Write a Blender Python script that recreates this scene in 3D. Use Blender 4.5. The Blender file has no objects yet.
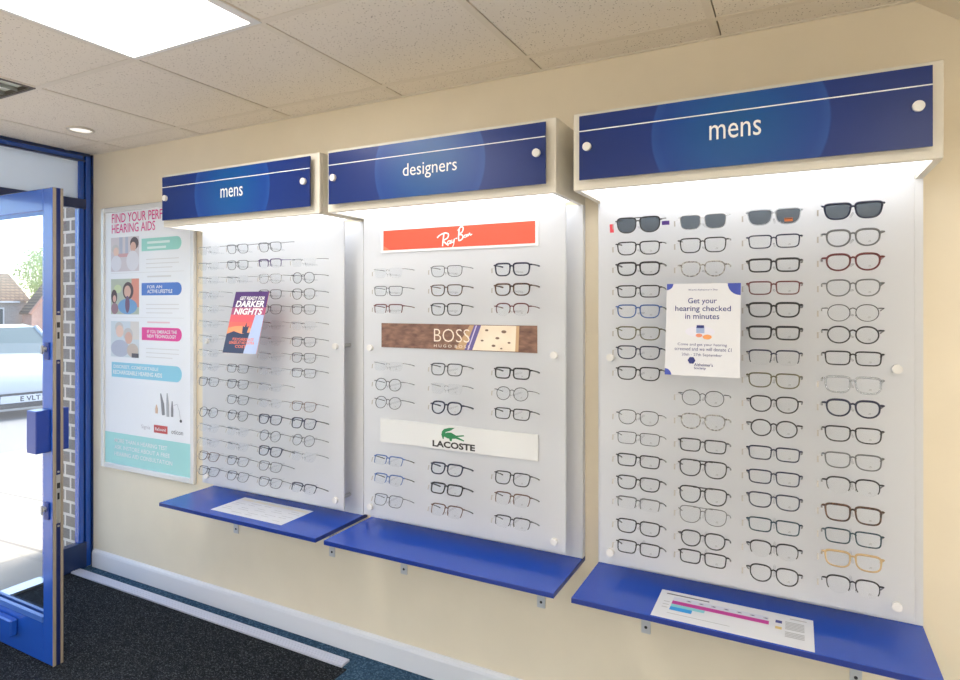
import bpy, math, random
from mathutils import Vector, Matrix, Euler

random.seed(11)
SC = bpy.context.scene
COL = SC.collection

# ------------------------------------------------------------------ colours and materials
def lin(c):
    return c / 12.92 if c <= 0.04045 else ((c + 0.055) / 1.055) ** 2.4

def rgb(r, g, b):
    return (lin(r / 255), lin(g / 255), lin(b / 255), 1.0)

MATS = {}

def mat(name, col=None, rough=0.5, metal=0.0, spec=0.5, coat=0.0, emit=None, estr=0.0):
    if name in MATS:
        return MATS[name]
    m = bpy.data.materials.new(name)
    m.use_nodes = True
    b = m.node_tree.nodes['Principled BSDF']
    if col:
        b.inputs['Base Color'].default_value = col
    b.inputs['Roughness'].default_value = rough
    b.inputs['Metallic'].default_value = metal
    b.inputs['Specular IOR Level'].default_value = spec
    b.inputs['Coat Weight'].default_value = coat
    if emit:
        b.inputs['Emission Color'].default_value = emit
        b.inputs['Emission Strength'].default_value = estr
    MATS[name] = m
    return m

def nodes_of(m):
    nt = m.node_tree
    return nt, nt.nodes, nt.links, nt.nodes['Principled BSDF']

def add_ramp(nt, fac, stops, interp='LINEAR'):
    r = nt.nodes.new('ShaderNodeValToRGB')
    r.color_ramp.interpolation = interp
    els = r.color_ramp.elements
    while len(els) < len(stops):
        els.new(0.5)
    for e, (p, c) in zip(els, stops):
        e.position = p
        e.color = c
    nt.links.new(fac, r.inputs['Fac'])
    return r.outputs['Color']

def noisy(name, c1, c2, scale=20, rough=0.6, detail=4, bump=0.0, lo=0.35, hi=0.65, metal=0.0, spec=0.5, stretch=(1, 1, 1)):
    m = mat(name, c1, rough, metal, spec)
    nt, ns, ln, b = nodes_of(m)
    tc = ns.new('ShaderNodeTexCoord')
    mp = ns.new('ShaderNodeMapping')
    mp.inputs['Scale'].default_value = stretch
    n = ns.new('ShaderNodeTexNoise')
    n.inputs['Scale'].default_value = scale
    n.inputs['Detail'].default_value = detail
    ln.new(tc.outputs['Object'], mp.inputs['Vector'])
    ln.new(mp.outputs['Vector'], n.inputs['Vector'])
    c = add_ramp(nt, n.outputs['Fac'], [(lo, c1), (hi, c2)])
    ln.new(c, b.inputs['Base Color'])
    if bump:
        bp = ns.new('ShaderNodeBump')
        bp.inputs['Strength'].default_value = bump
        bp.inputs['Distance'].default_value = 0.004
        ln.new(n.outputs['Fac'], bp.inputs['Height'])
        ln.new(bp.outputs['Normal'], b.inputs['Normal'])
    return m

def glassy(name, tint, rough=0.02, ior=1.45, extra=0.0):
    if name in MATS:
        return MATS[name]
    m = bpy.data.materials.new(name)
    m.use_nodes = True
    nt = m.node_tree
    ns, ln = nt.nodes, nt.links
    ns.remove(ns['Principled BSDF'])
    out = ns['Material Output']
    tr = ns.new('ShaderNodeBsdfTransparent')
    tr.inputs['Color'].default_value = tint
    gl = ns.new('ShaderNodeBsdfGlossy')
    gl.inputs['Roughness'].default_value = rough
    # reflectance rises towards grazing angles, the same from either face of the sheet
    geo = ns.new('ShaderNodeNewGeometry')
    dt = ns.new('ShaderNodeVectorMath')
    dt.operation = 'DOT_PRODUCT'
    ab = ns.new('ShaderNodeMath')
    ab.operation = 'ABSOLUTE'
    om = ns.new('ShaderNodeMath')
    om.operation = 'SUBTRACT'
    om.use_clamp = True
    om.inputs[0].default_value = 1.0
    pw = ns.new('ShaderNodeMath')
    pw.operation = 'POWER'
    pw.inputs[1].default_value = 5.0
    ad = ns.new('ShaderNodeMath')
    ad.operation = 'MULTIPLY_ADD'
    ad.use_clamp = True
    f0 = ((ior - 1) / (ior + 1)) ** 2 + extra
    ad.inputs[1].default_value = 1.0 - f0
    ad.inputs[2].default_value = f0
    ln.new(geo.outputs['Normal'], dt.inputs[0])
    ln.new(geo.outputs['Incoming'], dt.inputs[1])
    ln.new(dt.outputs['Value'], ab.inputs[0])
    ln.new(ab.outputs['Value'], om.inputs[1])
    ln.new(om.outputs['Value'], pw.inputs[0])
    ln.new(pw.outputs['Value'], ad.inputs[0])
    mx = ns.new('ShaderNodeMixShader')
    ln.new(ad.outputs['Value'], mx.inputs['Fac'])
    ln.new(tr.outputs['BSDF'], mx.inputs[1])
    ln.new(gl.outputs['BSDF'], mx.inputs[2])
    ln.new(mx.outputs['Shader'], out.inputs['Surface'])
    MATS[name] = m
    return m

M_wall = noisy('cream_wall_paint', rgb(238, 226, 202), rgb(235, 223, 199), 6, 0.55, 3, 0.0)
M_wall2 = mat('pale_bounce_wall', rgb(244, 240, 230), 0.6)  # unseen front and right walls, whitened to bounce more light
M_white = mat('white_laminate', rgb(236, 234, 230), 0.35)
M_offwhite = mat('offwhite_canopy_paint', rgb(232, 226, 212), 0.4)
M_acrylic = mat('frosted_white_acrylic', rgb(226, 228, 232), 0.28, 0, 0.5)
M_skirt = mat('white_gloss_paint', rgb(226, 228, 233), 0.3)
M_alu = mat('brushed_aluminium', rgb(205, 208, 214), 0.32, 0.85)
M_alu2 = mat('pale_anodised_strip', rgb(214, 216, 230), 0.4, 0.3)
M_brk = mat('bracket_grey', rgb(206, 208, 210), 0.4, 0.2)
M_steel = mat('satin_steel', rgb(190, 190, 188), 0.35, 0.7)
M_cap = mat('white_cap', rgb(232, 230, 226), 0.35)
M_darkhole = mat('dark_hole', rgb(40, 40, 42), 0.7)
M_shelf = mat('blue_shelf_laminate', rgb(28, 74, 178), 0.2, 0, 0.5)
M_shelfedge = mat('blue_shelf_edge', rgb(14, 46, 132), 0.35)
M_blueframe = mat('blue_powder_coat', rgb(34, 86, 184), 0.25, 0, 0.6, 0.4)
M_navyframe = mat('dark_blue_powder_coat', rgb(10, 38, 86), 0.28, 0, 0.6, 0.3)
M_gasket = mat('grey_brush_seal', rgb(150, 140, 126), 0.8)
M_paper = mat('white_paper', rgb(220, 222, 228), 0.5)
M_print_white = mat('white_print', rgb(246, 246, 246), 0.5)
M_glass = glassy('window_glass', (0.93, 0.96, 0.96, 1), 0.0, 1.45, 0.02)
M_lens = glassy('clear_lens', (0.975, 0.98, 0.985, 1), 0.33, 1.32, 0.0)
M_clear = glassy('clear_acrylic_rod', (0.96, 0.965, 0.97, 1), 0.12, 1.4, 0.0)
M_sunlens = glassy('dark_sun_lens', (0.38, 0.42, 0.46, 1), 0.2, 1.5, 0.0)
M_lensmark = mat('grey_lens_print', rgb(150, 150, 150), 0.5)

nt, ns, ln, b = nodes_of(M_acrylic)
tl = ns.new('ShaderNodeBsdfTranslucent')
tl.inputs['Color'].default_value = rgb(226, 228, 232)
mx = ns.new('ShaderNodeMixShader')
mx.inputs['Fac'].default_value = 0.3
ln.new(b.outputs['BSDF'], mx.inputs[1])
ln.new(tl.outputs['BSDF'], mx.inputs[2])
ln.new(mx.outputs['Shader'], ns['Material Output'].inputs['Surface'])
M_back = mat('white_backboard', rgb(226, 228, 232), 0.35)
M_infill = mat('white_infill_panel', rgb(236, 240, 242), 0.18, 0, 0.6)
nt, ns, ln, b = nodes_of(M_infill)
tl = ns.new('ShaderNodeBsdfTranslucent')
tl.inputs['Color'].default_value = rgb(226, 232, 236)
mx = ns.new('ShaderNodeMixShader')
mx.inputs['Fac'].default_value = 0.45
ln.new(b.outputs['BSDF'], mx.inputs[1])
ln.new(tl.outputs['BSDF'], mx.inputs[2])
ln.new(mx.outputs['Shader'], ns['Material Output'].inputs['Surface'])

def blue_sign_material(name, cx, cz, r):
    m = mat(name, rgb(26, 52, 122), 0.3, 0, 0.35, 0.0)
    nt, ns, ln, b = nodes_of(m)
    tc = ns.new('ShaderNodeTexCoord')
    ds = ns.new('ShaderNodeVectorMath')
    ds.operation = 'DISTANCE'
    ds.inputs[1].default_value = (cx, 0, cz)
    mp = ns.new('ShaderNodeMapping')
    mp.inputs['Scale'].default_value = (1, 0, 1)
    ln.new(tc.outputs['Object'], mp.inputs['Vector'])
    ln.new(mp.outputs['Vector'], ds.inputs[0])
    dv = ns.new('ShaderNodeMath')
    dv.operation = 'DIVIDE'
    dv.inputs[1].default_value = r * 2
    ln.new(ds.outputs['Value'], dv.inputs[0])
    c = add_ramp(nt, dv.outputs['Value'], [(0.0, rgb(22, 86, 146)), (0.2, rgb(22, 82, 150)), (0.44, rgb(26, 68, 146)), (0.493, rgb(36, 78, 154)), (0.505, rgb(25, 52, 124)), (1.0, rgb(23, 46, 112))])
    ln.new(c, b.inputs['Base Color'])
    return m

# ceiling tile: pitted mineral fibre
M_tile = mat('mineral_fibre_tile', rgb(240, 231, 217), 0.85, 0, 0.2)
nt, ns, ln, b = nodes_of(M_tile)
tc = ns.new('ShaderNodeTexCoord')
vo = ns.new('ShaderNodeTexVoronoi')
vo.inputs['Scale'].default_value = 100
n1 = ns.new('ShaderNodeTexNoise')
n1.inputs['Scale'].default_value = 26
ln.new(tc.outputs['Object'], vo.inputs['Vector'])
ln.new(tc.outputs['Object'], n1.inputs['Vector'])
mu = ns.new('ShaderNodeMath'); mu.operation = 'MULTIPLY'
sb = ns.new('ShaderNodeMath'); sb.operation = 'SUBTRACT'; sb.inputs[0].default_value = 1.25
ln.new(n1.outputs['Fac'], sb.inputs[1])
ln.new(vo.outputs['Distance'], mu.inputs[0]); ln.new(sb.outputs['Value'], mu.inputs[1])
c = add_ramp(nt, mu.outputs['Value'], [(0.0, rgb(158, 144, 126)), (0.10, rgb(180, 166, 148)), (0.165, rgb(240, 231, 217))])
ln.new(c, b.inputs['Base Color'])
M_tbar = mat('tbar_paint', rgb(232, 222, 206), 0.5)

# entrance matting and carpet
def speckle(name, stops, scale, bump=0.6, rib=None):
    m = mat(name, stops[0][1], 0.95, 0, 0.1)
    nt, ns, ln, b = nodes_of(m)
    tc = ns.new('ShaderNodeTexCoord')
    v = ns.new('ShaderNodeTexVoronoi')
    v.inputs['Scale'].default_value = scale
    mp = ns.new('ShaderNodeMapping')
    if rib:
        mp.inputs['Scale'].default_value = rib
    ln.new(tc.outputs['Object'], mp.inputs['Vector'])
    ln.new(mp.outputs['Vector'], v.inputs['Vector'])
    sp = ns.new('ShaderNodeSeparateColor')
    ln.new(v.outputs['Color'], sp.inputs['Color'])
    c = add_ramp(nt, sp.outputs['Red'], stops)
    ln.new(c, b.inputs['Base Color'])
    bp = ns.new('ShaderNodeBump')
    bp.inputs['Strength'].default_value = bump
    bp.inputs['Distance'].default_value = 0.004
    ln.new(v.outputs['Distance'], bp.inputs['Height'])
    ln.new(bp.outputs['Normal'], b.inputs['Normal'])
    return m
M_mat = speckle('charcoal_entrance_matting', [(0.0, rgb(24, 26, 29)), (0.6, rgb(38, 41, 45)), (0.88, rgb(60, 65, 70)), (1.0, rgb(84, 90, 95))], 300, 0.8, (0.7, 1, 1))
M_carpet = speckle('blue_carpet', [(0.0, rgb(44, 68, 90)), (0.6, rgb(58, 86, 110)), (1.0, rgb(86, 114, 138))], 170, 0.6)

def bricks(name, c1, c2, mortar, bw, rh, ms, plane='xz', rough=0.85, offset=0.5):
    m = mat(name, c1, rough, 0, 0.2)
    nt, ns, ln, b = nodes_of(m)
    tc = ns.new('ShaderNodeTexCoord')
    sx = ns.new('ShaderNodeSeparateXYZ')
    cb = ns.new('ShaderNodeCombineXYZ')
    ln.new(tc.outputs['Object'], sx.inputs['Vector'])
    ln.new(sx.outputs['X' if plane[0] == 'x' else 'Y'], cb.inputs['X'])
    ln.new(sx.outputs['Z' if plane[1] == 'z' else 'Y'], cb.inputs['Y'])
    t = ns.new('ShaderNodeTexBrick')
    t.offset = offset
    t.inputs['Scale'].default_value = 1
    t.inputs['Color1'].default_value = c1
    t.inputs['Color2'].default_value = c2
    t.inputs['Mortar'].default_value = mortar
    t.inputs['Brick Width'].default_value = bw
    t.inputs['Row Height'].default_value = rh
    t.inputs['Mortar Size'].default_value = ms
    t.inputs['Mortar Smooth'].default_value = 0.1
    ln.new(cb.outputs['Vector'], t.inputs['Vector'])
    ln.new(t.outputs['Color'], b.inputs['Base Color'])
    return m

M_brick = bricks('brown_brick', rgb(158, 140, 126), rgb(136, 122, 112), rgb(232, 214, 196), 0.108, 0.0755, 0.0085)
M_paving = bricks('pale_paving_slabs', rgb(182, 174, 160), rgb(174, 166, 152), rgb(138, 130, 120), 0.9, 0.6, 0.012, 'xy')
M_road = noisy('grey_asphalt', rgb(146, 143, 139), rgb(156, 152, 146), 30, 0.9)
M_houseA = bricks('grey_house_brick', rgb(150, 138, 134), rgb(166, 154, 148), rgb(196, 188, 180), 0.24, 0.08, 0.012, 'yz')
M_houseB = noisy('salmon_render', rgb(222, 176, 156), rgb(214, 166, 146), 4, 0.9)
M_rooftile = bricks('brown_roof_tiles', rgb(128, 104, 88), rgb(150, 124, 104), rgb(84, 68, 60), 0.3, 0.22, 0.03, 'yz')
M_barge = mat('white_barge_board', rgb(226, 222, 220), 0.5)

# ------------------------------------------------------------------ mesh builder
class MB:
    def __init__(self):
        self.v, self.f, self.m, self.mats, self.smooth = [], [], [], [], []

    def slot(self, mt):
        if mt not in self.mats:
            self.mats.append(mt)
        return self.mats.index(mt)

    def add(self, vs, fs, mt, smooth=False):
        o = len(self.v)
        k = self.slot(mt)
        self.v += [tuple(p) for p in vs]
        for f in fs:
            self.f.append(tuple(i + o for i in f))
            self.m.append(k)
            self.smooth.append(smooth)
        return self

    def box(self, x0, x1, y0, y1, z0, z1, mt, bev=0.0):
        if bev <= 0:
            vs = [(x, y, z) for x in (x0, x1) for y in (y0, y1) for z in (z0, z1)]
            fs = [(0, 1, 3, 2), (4, 6, 7, 5), (0, 4, 5, 1), (2, 3, 7, 6), (0, 2, 6, 4), (1, 5, 7, 3)]
            return self.add(vs, fs, mt)
        # chamfered box: three nested rectangles per side
        e = bev
        idx = {}
        vs = []
        def V(p):
            if p not in idx:
                idx[p] = len(vs); vs.append(p)
            return idx[p]
        X, Y, Z = (x0, x1), (y0, y1), (z0, z1)
        def c(a, i, ax):       # corner vertex lying on the face of axis ax
            sx, sy, sz = i
            p = [X[sx] + (e if sx == 0 else -e), Y[sy] + (e if sy == 0 else -e), Z[sz] + (e if sz == 0 else -e)]
            p[ax] = (X, Y, Z)[ax][i[ax]]
            return V(tuple(round(q, 6) for q in p))
        fs = []
        for ax in range(3):
            o1, o2 = [q for q in range(3) if q != ax]
            for s in (0, 1):
                q = []
                for (a, d) in ((0, 0), (1, 0), (1, 1), (0, 1)):
                    i = [0, 0, 0]; i[ax] = s; i[o1] = a; i[o2] = d
                    q.append(c(None, tuple(i), ax))
                flip = (s == 1) ^ (ax == 1)
                fs.append(tuple(q) if flip else tuple(reversed(q)))
        for ax in range(3):    # edges along ax
            o1, o2 = [q for q in range(3) if q != ax]
            for a in (0, 1):
                for d in (0, 1):
                    i0 = [0, 0, 0]; i0[o1] = a; i0[o2] = d
                    i1 = list(i0); i1[ax] = 1
                    fs.append((c(0, tuple(i0), o1), c(0, tuple(i1), o1), c(0, tuple(i1), o2), c(0, tuple(i0), o2)))
        for a in (0, 1):
            for d in (0, 1):
                for g in (0, 1):
                    fs.append(tuple(c(0, (a, d, g), ax) for ax in range(3)))
        return self.add(vs, fs, mt)

    def cyl(self, p0, p1, r, mt, n=16, r1=None, caps=True, smooth=True):
        p0, p1 = Vector(p0), Vector(p1)
        r1 = r if r1 is None else r1
        d = (p1 - p0).normalized()
        a = d.orthogonal().normalized()
        bb = d.cross(a)
        vs = []
        for p, q in ((p0, r), (p1, r1)):
            for i in range(n):
                t = 2 * math.pi * i / n
                vs.append(tuple(p + a * (q * math.cos(t)) + bb * (q * math.sin(t))))
        self.add(vs, [(i, (i + 1) % n, n + (i + 1) % n, n + i) for i in range(n)], mt, smooth)
        if caps:
            self.add(vs[:n], [tuple(reversed(range(n)))], mt)
            self.add(vs[n:], [tuple(range(n))], mt)
        return self

    def tube(self, pts, r, mt, n=6, closed=False, caps=True, flat=1.0, up=(0, 1, 0)):
        pts = [Vector(p) for p in pts]
        N = len(pts)
        rr = r if isinstance(r, (list, tuple)) else [r] * N
        up = Vector(up)
        vs = []
        for i, p in enumerate(pts):
            if closed:
                d = pts[(i + 1) % N] - pts[i - 1]
            else:
                d = pts[min(i + 1, N - 1)] - pts[max(i - 1, 0)]
            d.normalize()
            s = d.cross(up)
            if s.length < 1e-4:
                s = d.orthogonal()
            s.normalize()
            u = s.cross(d)
            for k in range(n):
                t = 2 * math.pi * k / n + math.pi / n
                vs.append(tuple(p + s * (rr[i] * math.cos(t)) + u * (rr[i] * flat * math.sin(t))))
        fs = []
        for i in range(N if closed else N - 1):
            j = (i + 1) % N
            for k in range(n):
                fs.append((i * n + k, i * n + (k + 1) % n, j * n + (k + 1) % n, j * n + k))
        self.add(vs, fs, mt, True)
        if not closed and caps:
            self.add(vs[:n], [tuple(reversed(range(n)))], mt)
            self.add(vs[-n:], [tuple(range(n))], mt)
        return self

    def poly(self, pts, mt):
        return self.add(pts, [tuple(range(len(pts)))], mt)

    def wallpoly(self, pts2, y, mt):          # flat polygon facing -y, points given counter-clockwise in (x, z)
        return self.poly([(p[0], y, p[1]) for p in pts2], mt)

    def wallrect(self, x0, x1, z0, z1, y, mt):
        return self.wallpoly([(x0, z0), (x1, z0), (x1, z1), (x0, z1)], y, mt)

    def pill(self, x0, x1, z0, z1, y, mt):     # square left end, rounded right end
        r = min((z1 - z0) / 2, 0.05)
        pts = [(x0, z0)]
        for i in range(7):
            t = -math.pi / 2 + math.pi / 2 * i / 6
            pts.append((x1 - r + r * math.cos(t), z0 + r + r * math.sin(t)))
        for i in range(7):
            t = math.pi / 2 * i / 6
            pts.append((x1 - r + r * math.cos(t), z1 - r + r * math.sin(t)))
        pts.append((x0, z1))
        return self.wallpoly(pts, y, mt)

    def disc(self, x, z, rx, rz, y, mt, n=20):
        return self.wallpoly([(x + rx * math.cos(2 * math.pi * i / n), z + rz * math.sin(2 * math.pi * i / n)) for i in range(n)], y, mt)

    def text(self, s, x0, x1, z0, z1, y, mt, bold=0.0, slant=0.0):
        vs, fs = text_shape(s, bold)
        o = [(x0 + u * (x1 - x0) + slant * (w - 0.5) * (z1 - z0), y, z0 + w * (z1 - z0)) for u, w in vs]
        return self.add(o, fs, mt)

    def flat_text(self, s, x0, x1, y0, y1, z, mt, bold=0.0):
        vs, fs = text_shape(s, bold)
        return self.add([(x0 + u * (x1 - x0), y0 + w * (y1 - y0), z) for u, w in vs], fs, mt)

    def map(self, fn):
        self.v = [tuple(fn(Vector(p))) for p in self.v]
        return self

    def mesh(self, name):
        me = bpy.data.meshes.new(name)
        me.from_pydata(self.v, [], self.f)
        for mt in self.mats:
            me.materials.append(mt)
        me.polygons.foreach_set('material_index', self.m)
        me.polygons.foreach_set('use_smooth', self.smooth)
        me.update()
        return me

    def build(self, name, parent=None, **props):
        """one mesh object; coordinates are scene coordinates, or the thing's own if the thing says so"""
        if parent is not None and not parent.get('_own'):
            off = Vector(parent.get('_base', (0, 0, 0)))
            self.v = [tuple(Vector(p) - off) for p in self.v]
        o = bpy.data.objects.new(name, self.mesh(name))
        COL.objects.link(o)
        if parent is not None:
            o.parent = parent
            if not parent.get('_own'):
                o['_base'] = parent.get('_base', (0, 0, 0))
            else:
                o['_own'] = 1
        for k, val in props.items():
            o[k] = val
        return o

TEXTS = {}

def text_shape(s, bold=0.0):
    k = (s, bold)
    if k not in TEXTS:
        cu = bpy.data.curves.new('tmp', 'FONT')
        cu.body = s
        cu.offset = bold
        cu.resolution_u = 3
        o = bpy.data.objects.new('tmp', cu)
        COL.objects.link(o)
        dg = bpy.context.evaluated_depsgraph_get()
        me = bpy.data.meshes.new_from_object(o.evaluated_get(dg))
        vs = [v.co.copy() for v in me.vertices]
        fs = [tuple(p.vertices) for p in me.polygons]
        ups = [p.normal.z for p in me.polygons]
        fs = [f if u > 0 else tuple(reversed(f)) for f, u in zip(fs, ups)]
        bpy.data.objects.remove(o)
        bpy.data.curves.remove(cu)
        bpy.data.meshes.remove(me)
        x0, x1 = min(v.x for v in vs), max(v.x for v in vs)
        y0, y1 = min(v.y for v in vs), max(v.y for v in vs)
        TEXTS[k] = ([((v.x - x0) / (x1 - x0), (v.y - y0) / (y1 - y0)) for v in vs], fs)
    return TEXTS[k]

def thing(name, label, cat, loc=(0, 0, 0), group=None, own=False, kind=None):
    o = bpy.data.objects.new(name, None)
    o.empty_display_size = 0.05
    COL.objects.link(o)
    o.location = loc
    if label:
        o['label'] = label
    if cat:
        o['category'] = cat
    if group:
        o['group'] = group
    if kind:
        o['kind'] = kind
    if own:
        o['_own'] = 1
    else:
        o['_base'] = tuple(loc)
    return o

def tag(o, label, cat, group=None):
    o['label'] = label
    o['category'] = cat
    if group:
        o['group'] = group
    return o

# ------------------------------------------------------------------ the room
XL, XR, YF, CH = -3.52, 2.8, -4.6, 2.30

MB().box(XL - 0.05, XR + 0.1, 0.0, 0.12, -0.05, CH + 0.25, M_wall).build('wall_back', kind='structure')
MB().box(XR, XR + 0.1, YF, 0.0, -0.05, CH + 0.25, M_wall2).build('wall_right', kind='structure')
MB().box(XL, XR + 0.1, YF - 0.1, YF, -0.05, CH + 0.25, M_wall2).build('wall_front', kind='structure')
fl_ = MB()
fl_.box(XL, XR, -1.30, 0.0, -0.06, -0.002, M_carpet)
fl_.box(XL, XR, YF, -1.30, -0.06, -0.002, noisy('pale_bounce_floor', rgb(232, 222, 204), rgb(224, 212, 194), 9, 0.4))  # unseen rear floor, made pale to bounce light up to the ceiling
fl_.build('floor', kind='structure')
# charcoal entrance matting let into the floor
ob = MB().add([(XL, -2.0, 0.001), (-1.60, -2.0, 0.001), (-1.60, -0.120, 0.001), (XL, -0.120, 0.001), (XL, -2.0, -0.004), (-1.60, -2.0, -0.004), (-1.60, -0.120, -0.004), (XL, -0.120, -0.004)],
              [(0, 1, 2, 3), (1, 5, 6, 2), (2, 6, 7, 3), (0, 4, 5, 1), (3, 7, 4, 0)], M_mat).build('entrance_mat')
tag(ob, 'charcoal ribbed entrance matting covering the floor in front of the open door', 'mat')
# skirting with a rounded top edge
prof = [(-0.0001, 0.0), (-0.016, 0.0), (-0.016, 0.078), (-0.013, 0.088), (-0.006, 0.094), (-0.0001, 0.096)]
bb = MB()
vs = [(x, p[0], p[1]) for x in (XL + 0.03, XR) for p in prof]
n = len(prof)
bb.add(vs, [(i, i + 1, n + i + 1, n + i) for i in range(n - 1)] + [tuple(range(n - 1, -1, -1)), tuple(range(n, 2 * n))], M_skirt)
bb.build('baseboard_back', kind='structure')

# aluminium edging strip between matting and carpet
st = thing('threshold_strip', 'long silver aluminium edging strip lying between charcoal matting and blue carpet', 'edging strip', (-2.57, -0.085, 0))
s = MB()
s.box(-3.50, -1.625, -0.122, -0.072, 0.0, 0.009, M_alu2)
s.build('strip', st)
s = MB()
for yy in (-0.110, -0.097, -0.084):
    s.box(-3.50, -1.625, yy - 0.003, yy + 0.003, 0.009, 0.011, M_alu2)
s.build('ridge', st)

# suspended ceiling: tiles laid in a grid of T-bars
xs = [-0.2095 - 0.5985 * k for k in range(-5, 6)][::-1]
xs = [XL] + [x for x in xs if XL + 0.05 < x < XR] + [XR]
ys = [0.0, -0.137]
while ys[-1] - 0.6 > YF:
    ys.append(ys[-1] - 0.6)
ys.append(YF)
lights = {(-2.005, -0.737), (0.389, -1.937), (-0.808, -3.137), (-2.60, -3.137), (1.586, -0.737), (1.586, -3.137)}  # only the first panel is in view; the others are added for room light
louvres = {(-3.202, -0.737)}
cm = MB()
cm.box(XL - 0.1, XR + 0.1, YF - 0.1, 0.1, CH + 0.05, CH + 0.12, M_tbar)
lightcells, louvrecells = [], []
for i in range(len(xs) - 1):
    for j in range(len(ys) - 1):
        x0, x1, y1, y0 = xs[i], xs[i + 1], ys[j], ys[j + 1]
        hit = None
        for (lx, ly) in lights:
            if abs(x0 - lx) < 0.08 and ly + 0.05 > y1 > ly - 1.15:
                hit = 'l'
                if abs(y1 - ly) < 0.05:
                    lightcells.append((x0, x1, y1 - 1.2, y1))
        for (lx, ly) in louvres:
            if abs(x0 - lx) < 0.08 and abs(y1 - ly) < 0.05:
                hit = 'v'
                louvrecells.append((x0, x1, y0, y1))
        if hit:
            continue
        cm.box(x0 + 0.0035, x1 - 0.013, y0 + 0.0005, y1 - 0.0005, CH + 0.0035, CH + 0.02, M_tile)
cm.build('ceiling', kind='structure')
tb = MB()
for x in xs[1:-1]:
    tb.box(x - 0.024, x, YF, 0.0, CH + 0.0015, CH + 0.03, M_tbar)
for y in ys[1:-1]:
    tb.box(XL, XR, y - 0.012, y + 0.012, CH + 0.0012, CH + 0.0028, M_tbar)
tb.box(XL, XR, -0.012, 0.0, CH - 0.001, CH + 0.003, M_tbar)
tb.build('trim_1', kind='structure')

# sloping bulkhead at the right end of the wall
bk = MB()
pr = [(0.285, CH + 0.004), (0.60, CH - 0.226), (1.30, CH - 0.226), (1.30, CH + 0.004)]
vs = [(x, y, z) for y in (-1.3, -0.0005) for x, z in pr]
bk.add(vs, [(0, 1, 2, 3), (7, 6, 5, 4), (0, 4, 5, 1), (1, 5, 6, 2), (2, 6, 7, 3), (3, 7, 4, 0)], M_wall)
bk.build('trim_2', kind='structure')

M_led = mat('led_diffuser', rgb(255, 255, 255), 0.6, emit=(1.0, 0.965, 0.91, 1), estr=6.5)
names = {(-2.0): 'large bright white light panel set in the ceiling tiles above left display'}
for (x0, x1, y0, y1) in sorted(lightcells, key=lambda c: abs(c[0] + 2.0)):
    t = thing('ceiling_light', 'large bright white LED light panel set among the ceiling tiles', 'ceiling light', ((x0 + x1) / 2, (y0 + y1) / 2, CH), 'ceiling light panels')
    m = MB()
    m.box(x0 + 0.002, x0 + 0.014, y0, y1, CH - 0.001, CH + 0.02, M_white)
    m.box(x1 - 0.034, x1 - 0.002, y0, y1, CH - 0.001, CH + 0.02, M_white)
    m.box(x0 + 0.014, x1 - 0.034, y0, y0 + 0.014, CH - 0.001, CH + 0.02, M_white)
    m.box(x0 + 0.014, x1 - 0.034, y1 - 0.014, y1, CH - 0.001, CH + 0.02, M_white)
    m.build('frame', t)
    MB().box(x0 + 0.0145, x1 - 0.0345, y0 + 0.0145, y1 - 0.0145, CH + 0.002, CH + 0.015, M_led).build('diffuser', t)

M_louvre = mat('louvre_metal', rgb(176, 180, 172), 0.25, 0.6)
M_louvre_back = mat('louvre_tray', rgb(236, 240, 230), 0.4)
for (x0, x1, y0, y1) in louvrecells:
    t = thing('louvre_light', 'square unlit ceiling light with grey cross-blade louvre and dark edge', 'ceiling light', ((x0 + x1) / 2, (y0 + y1) / 2, CH))
    m = MB()
    e = 0.012
    x1 -= 0.014
    for b4 in ((x0, x0 + e, y0, y1), (x1 - e, x1, y0, y1), (x0 + e, x1 - e, y0, y0 + e), (x0 + e, x1 - e, y1 - e, y1)):
        m.box(*b4, CH - 0.001, CH + 0.02, mat('louvre_dark_edge', rgb(84, 76, 66), 0.5))
    m.build('frame', t)
    m = MB()
    for k in range(1, 6):
        xx = x0 + e + (x1 - x0 - 2 * e) * k / 6
        m.box(xx - 0.003, xx + 0.003, y0 + e, y1 - e, CH + 0.003, CH + 0.017, M_louvre)
        yy = y0 + e + (y1 - y0 - 2 * e) * k / 6
        m.box(x0 + e, x1 - e, yy - 0.003, yy + 0.003, CH + 0.003, CH + 0.017, M_louvre)
    m.build('louvre', t)
    MB().box(x0 + e, x1 - e, y0 + e, y1 - e, CH + 0.018, CH + 0.022, M_louvre_back).build('tray', t)

t = thing('downlight', 'small round white recessed downlight in ceiling tile near the shopfront', 'downlight', (-3.05, -0.325, CH))
m = MB()
ring = [(-3.05 + 0.052 * math.cos(a), -0.325 + 0.052 * math.sin(a), CH + 0.001) for a in [2 * math.pi * k / 32 for k in range(32)]]
m.tube(ring, 0.007, mat('downlight_rim', rgb(216, 208, 196), 0.4), 8, True, up=(0, 0, 1))
m.build('rim', t)
MB().cyl((-3.05, -0.325, CH + 0.0005), (-3.05, -0.325, CH + 0.004), 0.048, mat('downlight_lens', rgb(255, 255, 250), 0.4, emit=(1, 0.95, 0.85, 1), estr=0.5), 28).build('lens', t)

# ------------------------------------------------------------------ shopfront (plane x = XL) and the open door
w = thing('window_1', None, None, (XL, 0, 0), kind='structure')
m = MB()
X0, X1 = XL - 0.035, XL + 0.005
# corner post: stepped profile, pale face between darker edges
m.box(X0, X1 + 0.012, -0.007, -0.0005, 0.0, CH, M_navyframe)
m.box(X0, X1, -0.034, -0.007, 0.0, CH, M_blueframe, 0.002)
m.box(X0, X1 - 0.018, -0.045, -0.034, 0.0, CH, M_navyframe)
m.box(X0, X1, -0.071, -0.045, 0.14, CH - 0.044, M_blueframe, 0.002)
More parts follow.
